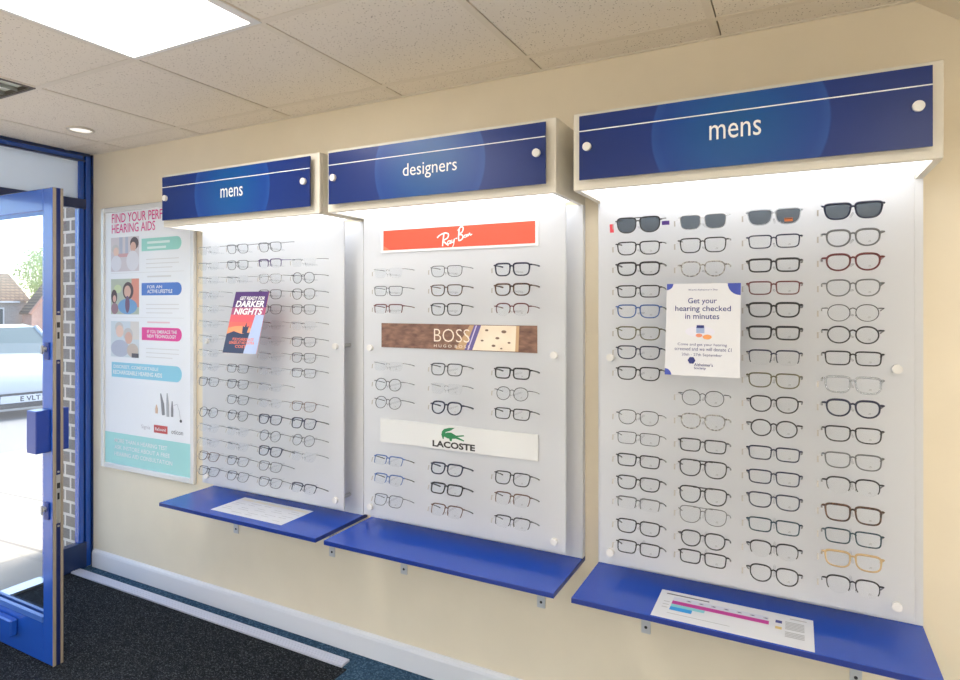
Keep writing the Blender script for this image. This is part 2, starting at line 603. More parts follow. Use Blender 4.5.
# head rail, transom, sill rail
m.box(X0, X1, -4.58, -0.0005, CH - 0.012, CH + 0.052, M_navyframe)
m.box(X0, X1 - 0.008, -4.58, -0.045, CH - 0.034, CH - 0.012, M_blueframe)
m.box(X0, X1, -4.58, -0.036, CH - 0.044, CH - 0.034, M_navyframe)
m.box(X0, X1 + 0.004, -4.58, -0.036, 1.994, 2.047, M_navyframe)
m.box(X0, X1 + 0.006, -0.19, -0.034, 0.0, 0.14, M_navyframe)
m.box(X0, X1, -0.235, -0.19, 0.0, 1.994, M_blueframe)
m.box(X0, X1, -1.62, -1.56, 0.0, 1.994, M_blueframe)
m.box(X0, X1, -4.58, -4.52, 0.0, CH, M_blueframe)
m.box(X0, X1, -4.52, -1.62, 0.0, 0.3, M_blueframe)
m.box(X0, X1, -3.1, -3.05, 0.3, 1.994, M_blueframe)
m.build('frame', w)
for y0, y1, z0, z1 in ((-0.188, -0.072, 0.142, 1.992), (-3.05, -1.622, 0.302, 1.992), (-4.518, -3.102, 0.302, 1.992)):
    MB().box(XL - 0.012, XL - 0.006, y0, y1, z0, z1, M_glass).build('pane', w)
MB().box(XL - 0.02, XL - 0.008, -4.51, -0.06, 2.049, CH - 0.046, M_infill).build('infill_panel', w)
# doorway threshold, flush aluminium
MB().box(XL - 0.06, XL + 0.03, -1.56, -0.237, -0.002, 0.012, M_alu).build('trim_3', kind='structure')

DX0, DX1, DY0, DY1, DT = -3.50, -2.65, -0.66, -0.62, 1.935
d = thing('door_1', None, None, (DX0, (DY0 + DY1) / 2, 0), kind='structure')
m = MB()
zb, gt, gb = 0.008, 1.845, 0.185
sw = 0.068
m.box(DX1 - sw, DX1 - 0.0005, DY0, DY1, zb, DT, M_blueframe, 0.003)
m.box(DX0, DX0 + sw, DY0, DY1, zb, DT, M_blueframe, 0.003)
m.box(DX0 + sw, DX1 - sw, DY0, DY1, gt, DT, M_blueframe, 0.003)
m.box(DX0 + sw, DX1 - sw, DY0, DY1, zb, gb - 0.012, M_blueframe, 0.003)
m.build('leaf_frame', d)
m = MB()      # glazing beads
bz = mat('pale_glazing_bead', rgb(70, 112, 190), 0.3)
m.box(DX0 + sw, DX1 - sw, DY0 - 0.003, DY0 + 0.012, gb - 0.014, gb + 0.008, bz)
m.box(DX0 + sw, DX1 - sw, DY0 + 0.003, DY0 + 0.012, gt - 0.016, gt, bz)
m.box(DX0 + sw, DX1 - sw, DY1 - 0.012, DY1, gb - 0.014, gb + 0.006, bz)
m.build('glazing_bead', d)
MB().box(DX0 + sw - 0.005, DX1 - sw + 0.005, -0.643, -0.637, gb - 0.005, gt + 0.005, M_glass).build('glass', d)
m = MB()      # weather seals on the closing edge
m.box(DX1 - 0.001, DX1 + 0.003, DY0 + 0.001, DY0 + 0.012, zb, DT - 0.001, M_gasket)
m.box(DX1 - 0.001, DX1 + 0.003, DY1 - 0.011, DY1 - 0.001, zb, DT - 0.001, M_gasket)
m.build('edge_seal', d)
MB().box(DX1 - 0.001, DX1 + 0.001, DY0 + 0.012, DY1 - 0.011, zb, DT - 0.002, mat('deep_blue_edge', rgb(14, 34, 92), 0.4)).build('edge_channel', d)
for z0, z1 in ((1.24, 1.42), (0.58, 0.775)):
    m = MB()
    m.box(DX1 + 0.0005, DX1 + 0.0028, DY0 + 0.0125, DY1 - 0.0115, z0, z1, M_steel)
    zc = z0 + (z1 - z0) * 0.72
    m.box(DX1 + 0.0025, DX1 + 0.0034, DY0 + 0.0145, DY1 - 0.0135, zc, zc + 0.022, M_darkhole)
    m.box(DX1 + 0.0025, DX1 + 0.0034, DY0 + 0.0165, DY1 - 0.0155, zc - 0.045, zc - 0.018, M_darkhole)
    for q in (z0 - 0.012, z1 + 0.012, z0 + 0.02):
        m.cyl((DX1 + 0.0005, -0.6395, q), (DX1 + 0.0042, -0.6395, q), 0.004, M_steel, 10)
    m.build('lock_plate', d)
# box shaped pull handles, one each side
for s, nm in ((-1, 'near'), (1, 'far')):
    yb = DY0 if s < 0 else DY1
    y0, y1 = sorted((yb, yb + s * (0.055 if s < 0 else 0.03)))
    m = MB()
    m.box(-2.730, -2.662, y0, y1, 0.870, 1.040, mat('blue_pull_face', rgb(24, 58, 150), 0.3, 0, 0.6, 0.3), 0.003)
    m.build('pull_handle', d)
for z in (1.275, 0.630):
    m = MB()
    m.box(-2.700, -2.668, DY0 - 0.006, DY0, z - 0.035, z + 0.035, M_shelfedge, 0.002)
    m.cyl((-2.690, DY0 - 0.016, z + 0.008), (-2.690, DY0 - 0.005, z + 0.008), 0.011, M_steel, 14)
    m.box(-2.694, -2.686, DY0 - 0.022, DY0 - 0.015, z - 0.012, z + 0.024, M_steel)
    m.build('thumb_turn', d)
m = MB()
m.box(-3.30, -2.905, DY0 - 0.03, DY0, 0.075, 0.145, M_blueframe, 0.006)
m.build('letter_plate', d)
m = MB()
for z in (0.25, 1.0, 1.75):
    m.cyl((DX0 - 0.008, -0.64, z - 0.05), (DX0 - 0.008, -0.64, z + 0.05), 0.01, M_steel, 12)
m.build('hinge', d)

# ------------------------------------------------------------------ spectacles
FRAME_COL = {
    'black': (rgb(24, 24, 27), 0.28, 0), 'navy': (rgb(18, 27, 58), 0.3, 0), 'blue': (rgb(58, 96, 160), 0.35, 0),
    'teal': (rgb(20, 56, 70), 0.3, 0), 'brown': (rgb(96, 66, 48), 0.32, 0), 'dark red': (rgb(98, 32, 32), 0.3, 0),
    'grey': (rgb(104, 106, 108), 0.35, 0), 'silver': (rgb(186, 186, 188), 0.25, 0.8), 'gunmetal': (rgb(74, 76, 80), 0.3, 0.6),
    'tan': (rgb(190, 162, 118), 0.35, 0), 'olive': (rgb(96, 92, 66), 0.35, 0), 'purple': (rgb(74, 54, 104), 0.3, 0),
}

def frame_mat(c):
    if c == 'clear':
        return glassy('clear_frame_plastic', (0.80, 0.82, 0.84, 1), 0.1, 1.5, 0.1)
    if c == 'tortoiseshell':
        return noisy('tortoiseshell', rgb(40, 28, 21), rgb(98, 66, 44), 120, 0.28, 2)
    if c == 'mottled grey':
        return noisy('mottled_grey', rgb(74, 72, 70), rgb(196, 192, 186), 160, 0.3, 2)
    col, ro, me = FRAME_COL[c]
    return mat('frame_' + c.replace(' ', '_'), col, ro, me)

# lens width, lens height, roundness exponent, widening towards the top
SHAPES = {
    'rectangular': (0.0550, 0.0345, 5.5, 4.0, 0.06), 'square': (0.0545, 0.0405, 4.6, 3.2, 0.08), 'soft rectangular': (0.0550, 0.0380, 4.6, 2.7, 0.07),
    'panto': (0.0520, 0.0420, 3.0, 2.2, 0.08), 'round': (0.0500, 0.0430, 2.2, 2.05, 0.02), 'teardrop': (0.0560, 0.0450, 4.2, 2.4, 0.08), 'angular': (0.0560, 0.0400, 5.0, 2.8, 0.13),
}
GAP = 0.0066                                # half the space between the two lenses
RIMS = {'thick-rimmed': (0.0023, 0.0036), 'slim-rimmed': (0.0018, 0.0028), 'wire-rimmed': (0.0011, 0.0012), 'half-rimmed': (0.0018, 0.0025), 'rimless': (0, 0)}

def outline(shape, n=36):
    W, Hh, et, eb, tp = SHAPES[shape]
    pts = []
    for i in range(n):
        t = 2 * math.pi * i / n
        c, s = math.cos(t), math.sin(t)
        e = et if s >= 0 else eb
        x = math.copysign(abs(c) ** (2 / e), c) * W / 2
        z = math.copysign(abs(s) ** (2 / e), s) * Hh / 2
        x *= 1 + tp * (z / (Hh / 2))
        pts.append((x, z))
    return pts

def wrap(p):                                # slight face-form curve
    return (p[0], p[1] + 1.1 * p[0] * p[0], p[2])

GM = {}

def glasses_meshes(shape, rim, colr, sun):
    k = (shape, rim, colr, sun)
    if k in GM:
        return GM[k]
    fm = frame_mat(colr)
    W, Hh, et, eb, tp = SHAPES[shape]
    cx = W / 2 + GAP
    hz = Hh * (0.36 if shape in ('rectangular', 'square', 'soft rectangular', 'angular') else 0.28)
    ol = outline(shape)
    rw, rd = RIMS[rim]
    fr = MB()
    N = len(ol)
    for sgn in (-1, 1):
        pts = [(sgn * x + sgn * cx, z) for x, z in ol]
        if rim == 'rimless':
            pass
        elif rim == 'half-rimmed':
            idx = [i for i in range(-3, N // 2 + 4)]
            path = [wrap((pts[i % N][0], 0, pts[i % N][1])) for i in idx]
            rr = [rw * (1.25 if N * 0.08 < i < N * 0.42 else 0.8) for i in idx]
            fr.tube(path, rr, fm, 8, False, flat=1.5)
        else:
            path = [wrap((x, 0, z)) for x, z in pts]
            top = [1.0 + (0.35 if rim == 'thick-rimmed' else 0.2) * max(0, z / (Hh / 2)) for x, z in pts]
            fr.tube(path, [rw * q for q in top], fm, 8, True, flat=1.45)
        # end piece from the rim to the hinge
        zt = hz
        ex = cx + W / 2 * (1 + tp * 0.6)
        t0 = max(rw, 0.0011)
        fr.tube([wrap((sgn * (ex - 0.001), 0, zt)), wrap((sgn * (ex + 0.0035), 0.0005, zt + 0.0005)), (sgn * 0.0685, 1.1 * 0.0685 ** 2 + 0.003, zt + 0.0005)], [t0 * 1.2, t0 * 1.35, t0 * 1.1], fm, 8, False, flat=1.2)
        # nose pads
        if rim in ('wire-rimmed', 'half-rimmed', 'rimless'):
            fr.tube([(sgn * 0.0072, 0.002, -0.001), (sgn * 0.0068, 0.008, -0.005), (sgn * 0.0064, 0.009, -0.008)], 0.0006, fm, 5)
            fr.tube([(sgn * 0.0062, 0.008, -0.004), (sgn * 0.0072, 0.0085, -0.013)], 0.0018, M_clear, 6)
    # bridge
    zb = Hh * 0.20
    tb_ = max(rw, 0.0010)
    xi = GAP + W * 0.02
    br = [(-xi, 0.0002, zb), (-xi * 0.5, -0.0008, zb + 0.0030), (0, -0.0012, zb + 0.0040), (xi * 0.5, -0.0008, zb + 0.0030), (xi, 0.0002, zb)]
    fr.tube(br, tb_ * 1.15, fm, 8, flat=1.3)
    if shape == 'teardrop':
        zz = Hh * 0.46
        fr.tube([(-cx + 0.008, 0.001, zz), (-0.006, -0.0006, zz + 0.0006), (0.006, -0.0006, zz + 0.0006), (cx - 0.008, 0.001, zz)], tb_ * 0.9, fm, 8)
    frame = fr.mesh('frame')
    lenses = []
    for sgn in (-1, 1):
        lm = MB()
        lmat = M_sunlens if sun else M_lens
        k2 = 0.985 if rim != 'rimless' else 1.0
        f = [wrap((sgn * (x * k2 + cx), 0, z * k2)) for x, z in ol]
        if sgn < 0:
            f = f[::-1]
        fa = [(p[0], p[1] - 0.0005, p[2]) for p in f]
        fb = [(p[0], p[1] + 0.0009, p[2]) for p in f]
        lm.add(fa, [tuple(range(N))], lmat)
        lm.add(fb, [tuple(range(N - 1, -1, -1))], lmat)
        lm.add(fa + fb, [(i, N + i, N + (i + 1) % N, (i + 1) % N) for i in range(N)], lmat)
        if not sun and sgn > 0:
            a, b2 = sgn * cx + 0.004, -Hh * 0.26
            yy = wrap((a, 0, 0))[1] - 0.0012
            lm.wallrect(a - 0.0035, a + 0.0035, b2 - 0.0016, b2 - 0.0008, yy, M_lensmark)
            lm.wallrect(a - 0.002, a + 0.003, b2 + 0.0008, b2 + 0.0018, yy, M_lensmark)
        lenses.append(lm.mesh('lens'))
    temples = []
    for sgn in (-1, 1):
        tm = MB()
        zt = hz + 0.0005
        y0 = 1.1 * 0.0685 ** 2 + 0.003
        tr = {'thick-rimmed': 0.0024, 'slim-rimmed': 0.0018, 'half-rimmed': 0.0016}.get(rim, 0.0011)
        L = 0.066
        path = [(sgn * 0.0685, y0, zt), (sgn * 0.0695, y0 + L * 0.3, zt), (sgn * 0.0690, y0 + L * 0.7, zt - 0.0005), (sgn * 0.0680, y0 + L, zt - 0.002)]
        dark = frame_mat('black') if colr in ('brown', 'grey', 'navy', 'blue', 'gunmetal', 'teal') and rim != 'thick-rimmed' else fm
        if colr == 'silver' and rim != 'thick-rimmed':
            dark = frame_mat('gunmetal')
        tm.tube(path, [tr, tr, tr * 1.1, tr * 1.25], dark, 8, flat=1.0, up=(0, 0, 1) if False else (1, 0, 0))
        temples.append(tm.mesh('temple'))
    GM[k] = (frame, lenses, temples)
    return GM[k]

def tag_mesh(key, mt, w, h):
    if key not in GM:
        m = MB()
        m.box(-0.0775 - w, -0.0775, 0.012, 0.0128, -h, 0.006, mt)
        m.tube([(-0.0685, 0.0127, 0.009), (-0.0775, 0.0127, 0.005)], 0.0004, mt, 4)
        GM[key] = m.mesh('price_tag')
    return GM[key]

def link_mesh(name, me, parent):
    o = bpy.data.objects.new(name, me)
    COL.objects.link(o)
    o.parent = parent
    return o

def tilt_at(z):
    return math.radians((z - 1.58) * 30.0 if z < 1.58 else (z - 1.58) * 85.0)

ORD = ['top', 'second', 'third', 'fourth', 'fifth', 'sixth', 'seventh', 'eighth', 'ninth', 'tenth', 'eleventh', 'twelfth', 'thirteenth', 'fourteenth', 'fifteenth', 'bottom']
FY = -0.200

def make_glasses(spec, x, z, label_tail, group, tagged=True, rot=0.0):
    parts = spec.split('|')
    colr, rim, shape = parts[0], parts[1], parts[2]
    sun = len(parts) > 3
    frame, lenses, temples = glasses_meshes(shape, rim, colr, sun)
    nm = 'sunglasses' if sun else 'eyeglasses'
    kind = 'sunglasses' if sun else 'glasses'
    o = thing(nm, '%s %s %s %s, %s' % (colr, rim, shape, kind, label_tail), kind, (x, FY, z), group, own=True)
    o.rotation_euler = (-tilt_at(z) * -1.0, math.radians(rot), 0)
    link_mesh('frame', frame, o)
    for l in lenses:
        link_mesh('lens', l, o)
    for l in temples:
        link_mesh('temple', l, o)
    if tagged:
        link_mesh('price_tag', tag_mesh('tag', mat('tag_card', rgb(190, 184, 178), 0.6), 0.004, 0.010), o)
    return o

# ------------------------------------------------------------------ display units (each on the wall, 0.9 m wide)
ZS, ZC0, ZC1 = 0.592, 1.805, 2.035
YP = -0.115                                    # face of the frosted front panel
M_strip = mat('canopy_diffuser', rgb(255, 255, 255), 0.5, emit=(0.97, 0.98, 1.0, 1), estr=1.9)

def display_unit(x0, label, word, wx0, wx1, wz0, wz1, pegs):
    x1 = x0 + 0.9
    u = thing('display_unit', label, 'display unit', (x0 + 0.45, 0, ZS), 'lit spectacle display units')
    MB().box(x0, x1, -0.03, -0.0005, ZS + 0.001, ZC0, M_back).build('back_panel', u)
    MB().box(x0 + 0.031, x1 - 0.031, YP, YP + 0.008, 0.634, ZC0 - 0.002, M_acrylic, 0.001).build('front_panel', u)
    for z in (1.294, 0.670):
        for xx in (x0 + 0.066, x1 - 0.070):
            m = MB()
            m.cyl((xx, -0.030, z), (xx, YP + 0.008, z), 0.008, M_steel, 14)
            m.cyl((xx, YP - 0.012, z), (xx, YP, z), 0.012, M_cap, 20)
            m.build('standoff', u)
    # canopy: box open below, holding the diffuser
    m = MB()
    T = 0.018
    yf = -0.29
    m.box(x0, x1, yf, yf + T, ZC0, ZC1, M_offwhite, 0.002)
    m.box(x0, x0 + T, yf + T, -0.0005, ZC0, ZC1, M_offwhite)
    m.box(x1 - T, x1, yf + T, -0.0005, ZC0, ZC1, M_offwhite)
    m.box(x0 + T, x1 - T, yf + T, -0.0005, ZC1 - T, ZC1, M_offwhite)
    can = m.build('canopy', u)
    MB().box(x0 + T + 0.001, x1 - T - 0.001, yf + T + 0.001, -0.04, ZC0 + 0.012, ZC0 + 0.020, M_strip).build('light_diffuser', can)
    # blue sign on stand-off caps
    sx0, sx1, sz0, sz1, ys = x0 + 0.026, x1 - 0.025, 1.830, 2.018, -0.315
    sg = MB().box(sx0, sx1, ys, ys + 0.005, sz0, sz1, blue_sign_material('blue_sign_print_%s_%d' % (word, int(x0 * 100)), 0.003, 1.93 - ZS, 0.2175)).build('sign_panel', u, label='blue sign panel reading ' + word)
    m = MB()
    m.wallrect(sx0, sx1, 1.9715, 1.9745, ys - 0.0006, M_print_white)
    m.text(word, wx0, wx1, wz0, wz1, ys - 0.0008, M_print_white, 0.0)
    m.build('lettering', sg)
    for xx in (sx0 + 0.025, sx1 - 0.028):
        m = MB()
        m.cyl((xx, ys - 0.010, 1.925), (xx, ys - 0.0005, 1.925), 0.0125, M_cap, 24)
        m.cyl((xx, ys + 0.0055, 1.925), (xx, -0.291, 1.925), 0.007, M_steel, 12)
        m.build('cap', sg)
    for (px, pz) in pegs:
        m = MB()
        m.cyl((px, YP, pz - 0.006), (px, FY + 0.004, pz - 0.006), 0.0028, M_clear, 8)
        m.build('nose_peg', u)
    return u

U1, U2, U3 = -2.488, -1.549, -0.594

# --- right-hand unit
C3 = [(-0.422, [(1.703, 'black|slim-rimmed|teardrop|sun'), (1.633, 'black|slim-rimmed|soft rectangular'), (1.571, 'black|thick-rimmed|soft rectangular'), (1.503, 'black|slim-rimmed|rectangular'),
       (1.443, 'blue|slim-rimmed|soft rectangular'), (1.377, 'olive|slim-rimmed|soft rectangular'), (1.319, 'navy|slim-rimmed|soft rectangular'), (1.256, 'black|slim-rimmed|soft rectangular'),
       (1.123, 'black|wire-rimmed|panto'), (1.060, 'gunmetal|wire-rimmed|rectangular'), (0.993, 'black|slim-rimmed|rectangular'), (0.925, 'black|slim-rimmed|soft rectangular'),
       (0.863, 'grey|half-rimmed|rectangular'), (0.793, 'black|slim-rimmed|soft rectangular'), (0.730, 'black|slim-rimmed|rectangular')]),
      (-0.238, [(1.701, 'silver|wire-rimmed|square|sun'), (1.634, 'black|slim-rimmed|square'), (1.566, 'mottled grey|slim-rimmed|panto'),
       (1.195, 'gunmetal|wire-rimmed|round'), (1.127, 'mottled grey|slim-rimmed|panto'), (1.058, 'black|slim-rimmed|rectangular'), (0.992, 'black|slim-rimmed|teardrop'), (0.915, 'black|slim-rimmed|teardrop'),
       (0.857, 'grey|wire-rimmed|teardrop'), (0.788, 'black|slim-rimmed|panto'), (0.735, 'black|slim-rimmed|rectangular')]),
      (-0.054, [(1.703, 'clear|thick-rimmed|angular|sun'), (1.636, 'navy|slim-rimmed|rectangular'), (1.571, 'black|thick-rimmed|rectangular'), (1.509, 'dark red|slim-rimmed|rectangular'),
       (1.449, 'black|thick-rimmed|soft rectangular'), (1.386, 'black|thick-rimmed|rectangular'), (1.318, 'navy|half-rimmed|square'), (1.256, 'olive|slim-rimmed|soft rectangular'),
       (1.191, 'black|slim-rimmed|panto'), (1.125, 'black|slim-rimmed|round'), (1.056, 'navy|slim-rimmed|rectangular'), (0.990, 'navy|slim-rimmed|rectangular'),
       (0.926, 'navy|slim-rimmed|soft rectangular'), (0.858, 'teal|slim-rimmed|rectangular'), (0.791, 'black|half-rimmed|panto'), (0.725, 'black|slim-rimmed|panto')]),
      (0.131, [(1.707, 'navy|thick-rimmed|angular|sun'), (1.637, 'grey|thick-rimmed|panto'), (1.574, 'dark red|thick-rimmed|panto'), (1.507, 'grey|slim-rimmed|panto'),
       (1.442, 'gunmetal|wire-rimmed|round'), (1.385, 'black|slim-rimmed|round'), (1.324, 'black|slim-rimmed|rectangular'), (1.255, 'clear|thick-rimmed|square'),
       (1.194, 'navy|thick-rimmed|panto'), (1.126, 'black|slim-rimmed|soft rectangular'), (1.057, 'grey|slim-rimmed|soft rectangular'), (0.991, 'black|half-rimmed|panto'),
       (0.920, 'tortoiseshell|thick-rimmed|square'), (0.859, 'teal|slim-rimmed|rectangular'), (0.799, 'tan|thick-rimmed|soft rectangular'), (0.732, 'black|half-rimmed|panto')])]
COLN = ['first', 'second', 'third', 'fourth']
pegs = [(x, z) for x, rows in C3 for z, s in rows]
display_unit(U3, 'right-hand spectacle display unit with mens sign, sunglasses in its top row', 'mens', -0.206, -0.080, 1.9025, 1.942, pegs)
for ci, (x, rows) in enumerate(C3):
    for ri, (z, sp) in enumerate(rows):
        pos = 'top of' if ri == 0 else ('bottom of' if ri == len(rows) - 1 else ORD[ri] + ' down in')
        o = make_glasses(sp, x, z, '%s the %s column of the right-hand mens display' % (pos, COLN[ci]), 'glasses on the right-hand mens display')
        if ci == 0 and ri == 0:
            link_mesh('price_tag', tag_mesh('redtag', mat('red_tag_card', rgb(232, 74, 92), 0.5), 0.012, 0.020), o)
            m = MB().box(0.066, 0.088, 0.020, 0.021, -0.006, 0.006, mat('purple_tag_card', rgb(88, 52, 150), 0.5))
            link_mesh('brand_tag', m.mesh('brand_tag'), o)
        if ci == 2 and ri == 0:
            m = MB().box(0.026, 0.046, -0.0030, -0.0016, -0.014, -0.005, mat('orange_tag_card', rgb(216, 120, 66), 0.5))
            m.box(0.027, 0.045, -0.0033, -0.0031, -0.008, -0.006, M_darkhole)
            link_mesh('sticker', m.mesh('sticker'), o)

# --- middle unit
R2 = [(1.580, ['silver|rimless|soft rectangular', 'gunmetal|wire-rimmed|soft rectangular', 'navy|thick-rimmed|square']),
      (1.513, ['gunmetal|wire-rimmed|rectangular', 'tortoiseshell|slim-rimmed|soft rectangular', 'tortoiseshell|thick-rimmed|soft rectangular']),
      (1.446, ['dark red|half-rimmed|rectangular', 'black|slim-rimmed|square', 'dark red|half-rimmed|panto']),
      (1.235, ['silver|rimless|rectangular', 'gunmetal|slim-rimmed|square', 'black|thick-rimmed|rectangular']),
      (1.167, ['black|wire-rimmed|round', 'silver|rimless|soft rectangular', 'gunmetal|wire-rimmed|round']),
      (1.100, ['gunmetal|wire-rimmed|round', 'navy|thick-rimmed|panto', 'black|slim-rimmed|rectangular']),
      (0.885, ['blue|half-rimmed|rectangular', 'navy|thick-rimmed|soft rectangular', 'black|slim-rimmed|square']),
      (0.815, ['blue|half-rimmed|soft rectangular', 'black|thick-rimmed|rectangular', 'brown|half-rimmed|square']),
      (0.738, ['gunmetal|wire-rimmed|square', 'brown|half-rimmed|square', 'black|half-rimmed|soft rectangular'])]
X2 = [(-1.341, 'left'), (-1.091, 'middle'), (-0.838, 'right')]
PL = ['orange plaque', 'brown plaque', 'white crocodile plaque']
pegs = [(x, z) for z, row in R2 for x, _ in X2]
display_unit(U2, 'middle spectacle display unit with designers sign and three brand plaques', 'designers', -1.194, -0.982, 1.888, 1.944, pegs)
for ri, (z, row) in enumerate(R2):
    for (x, side), sp in zip(X2, row):
        make_glasses(sp, x, z, '%s of three in %s row under the %s' % (side, ['top', 'middle', 'bottom'][ri % 3], PL[ri // 3]), 'glasses on the designers display')

# --- left-hand unit
RZ = [1.701, 1.632, 1.570, 1.505, 1.443, 1.378, 1.313, 1.249, 1.188, 1.121, 1.054, 0.986, 0.918, 0.854, 0.791, 0.725]
A, B_, S, G, N_ = 'black|wire-rimmed|', 'brown|wire-rimmed|', 'silver|rimless|', 'gunmetal|wire-rimmed|', 'navy|slim-rimmed|'
SR, RC, PA, RO, SQ = 'soft rectangular', 'rectangular', 'panto', 'round', 'square'
K1 = [(-2.313, {0: S + SR, 1: S + SR, 2: S + RC, 3: S + SR, 4: S + SR, 5: S + RC, 6: S + SR, 7: S + RC, 8: S + SR, 9: G + SR, 11: G + RO, 12: S + SR, 13: S + SR, 14: B_ + SR, 15: G + SR}),
      (-2.131, {0: G + SR, 1: G + SR, 2: S + RC, 8: G + RC, 9: A + SR, 10: G + SR, 11: A + PA, 12: S + SR, 13: S + RC, 14: A + SR, 15: G + SR}),
      (-1.940, {0: A + SR, 1: 'purple|half-rimmed|' + SR, 2: 'silver|wire-rimmed|' + SR, 3: A + SR, 4: G + SR, 5: S + SR, 6: S + SR, 7: S + SR, 8: S + RC, 9: S + RC, 10: S + SR,
                11: N_ + SR, 12: G + RO, 13: N_ + SR, 14: G + SR, 15: G + SR}),
      (-1.756, {1: S + RC, 2: G + RO, 3: A + PA, 4: G + SR, 5: S + SR, 6: G + SR, 7: G + SR, 8: A + RC, 10: B_ + SR, 11: N_ + SQ, 12: G + RO, 13: S + SR, 15: 'navy|half-rimmed|' + SR})]
pegs = [(x, RZ[r]) for x, d1 in K1 for r in d1]
display_unit(U1, 'left-hand spectacle display unit with mens sign, beside the tall hearing poster', 'mens', -2.093, -1.966, 1.899, 1.937, pegs)
for ci, (x, d1) in enumerate(K1):
    keys = sorted(d1)
    for ri, r in enumerate(keys):
        pos = 'top of' if ri == 0 else ('bottom of' if ri == len(keys) - 1 else ORD[ri] + ' down in')
        make_glasses(d1[r], x, RZ[r], '%s the %s column of the left-hand mens display' % (pos, COLN[ci]), 'glasses on the left-hand mens display')

# ------------------------------------------------------------------ wall shelves
SH = [(U1, 'wide blue wall shelf under left-hand display, white paper lying on it', (-2.364, -1.777)),
      (U2, 'wide empty blue wall shelf under the middle designers display', (-1.404, -0.812)),
      (U3, 'wide blue wall shelf under right-hand display, colour chart lying on it', (-0.441, 0.152))]
for x0, lab, bx in SH:
    t = thing('wall_shelf', lab, 'shelf', (x0 + 0.45, 0, ZS - 0.016), 'blue wall shelves')
    m = MB()
    m.box(x0, x0 + 0.9, -0.312, -0.0005, ZS - 0.016, ZS - 0.0005, M_shelfedge, 0.001)
    m.box(x0 + 0.0008, x0 + 0.8992, -0.3112, -0.0006, ZS - 0.0006, ZS, M_shelf)
    m.build('board', t)
    for x in bx:
        m = MB()
        m.box(x - 0.015, x + 0.015, -0.004, -0.0005, 0.376, ZS - 0.0165, M_brk)
        m.box(x - 0.015, x + 0.015, -0.24, -0.004, ZS - 0.0200, ZS - 0.0165, M_brk)
        m.box(x - 0.0025, x + 0.0025, -0.012, -0.004, 0.43, ZS - 0.02, M_brk)
        m.cyl((x, -0.0048, 0.396), (x, -0.0038, 0.396), 0.005, M_darkhole, 12)
        m.build('bracket', t)

# ------------------------------------------------------------------ brand plaques on the middle unit
YQ = YP - 0.0035
t = thing('brand_plaque', 'orange-red brand plaque with white script, uppermost of three on middle display', 'plaque', (-1.10, YP, 1.68), 'brand plaques')
MB().box(-1.430, -0.776, YP - 0.004, YP - 0.0006, 1.664, 1.757, mat('plaque_white', rgb(240, 240, 240), 0.35)).build('board', t)
m = MB()
m.wallrect(-1.420, -0.787, 1.672, 1.748, YP - 0.0046, mat('orange_red_print', rgb(232, 84, 58), 0.4))
m.wallpoly([(-1.420, 1.672), (-1.386, 1.672), (-1.420, 1.690)], YP - 0.0049, mat('pale_orange_print', rgb(244, 122, 92), 0.4))
pr = m.build('print', t, label='orange-red printed panel')
m = MB()
def stroke(pts, r=0.0028):
    # smooth handwriting stroke, coordinates in the unit box of the word
    P = [Vector((-1.176 + p[0] * 0.146, YP - 0.0052, 1.676 + p[1] * 0.066)) for p in pts]
    out = []
    for i in range(len(P) - 1):
        p0, p1, p2, p3 = P[max(i - 1, 0)], P[i], P[i + 1], P[min(i + 2, len(P) - 1)]
        for k in range(6):
            u = k / 6
            out.append(0.5 * ((2 * p1) + (p2 - p0) * u + (2 * p0 - 5 * p1 + 4 * p2 - p3) * u * u + (3 * p1 - p0 - 3 * p2 + p3) * u ** 3))
    out.append(P[-1])
    m.tube(out, r, M_print_white, 6, flat=0.2)
stroke([(0.00, 0.50), (0.10, 0.66), (0.24, 0.74), (0.33, 0.66), (0.30, 0.46), (0.18, 0.34)])
stroke([(0.20, 0.70), (0.17, 0.30), (0.16, 0.02)])
stroke([(0.17, 0.32), (0.25, 0.16), (0.33, 0.04)])
stroke([(0.38, 0.30), (0.32, 0.28), (0.30, 0.16), (0.36, 0.14), (0.39, 0.30), (0.39, 0.14), (0.42, 0.20)], 0.002)
stroke([(0.43, 0.36), (0.43, 0.22), (0.47, 0.22), (0.50, 0.40), (0.48, 0.10), (0.45, -0.04)], 0.002)
stroke([(0.53, 0.40), (0.58, 0.42)], 0.0024)
stroke([(0.64, 0.94), (0.62, 0.50), (0.63, 0.26)])
stroke([(0.60, 0.82), (0.68, 1.02), (0.75, 0.96), (0.72, 0.74), (0.63, 0.62), (0.72, 0.58), (0.74, 0.42), (0.68, 0.30), (0.62, 0.28)])
stroke([(0.84, 0.58), (0.78, 0.54), (0.78, 0.44), (0.83, 0.46), (0.85, 0.58), (0.86, 0.46)], 0.002)
stroke([(0.88, 0.62), (0.89, 0.50), (0.93, 0.66), (0.95, 0.54), (1.0, 0.60)], 0.002)
m.build('lettering', t, label='white handwritten lettering')

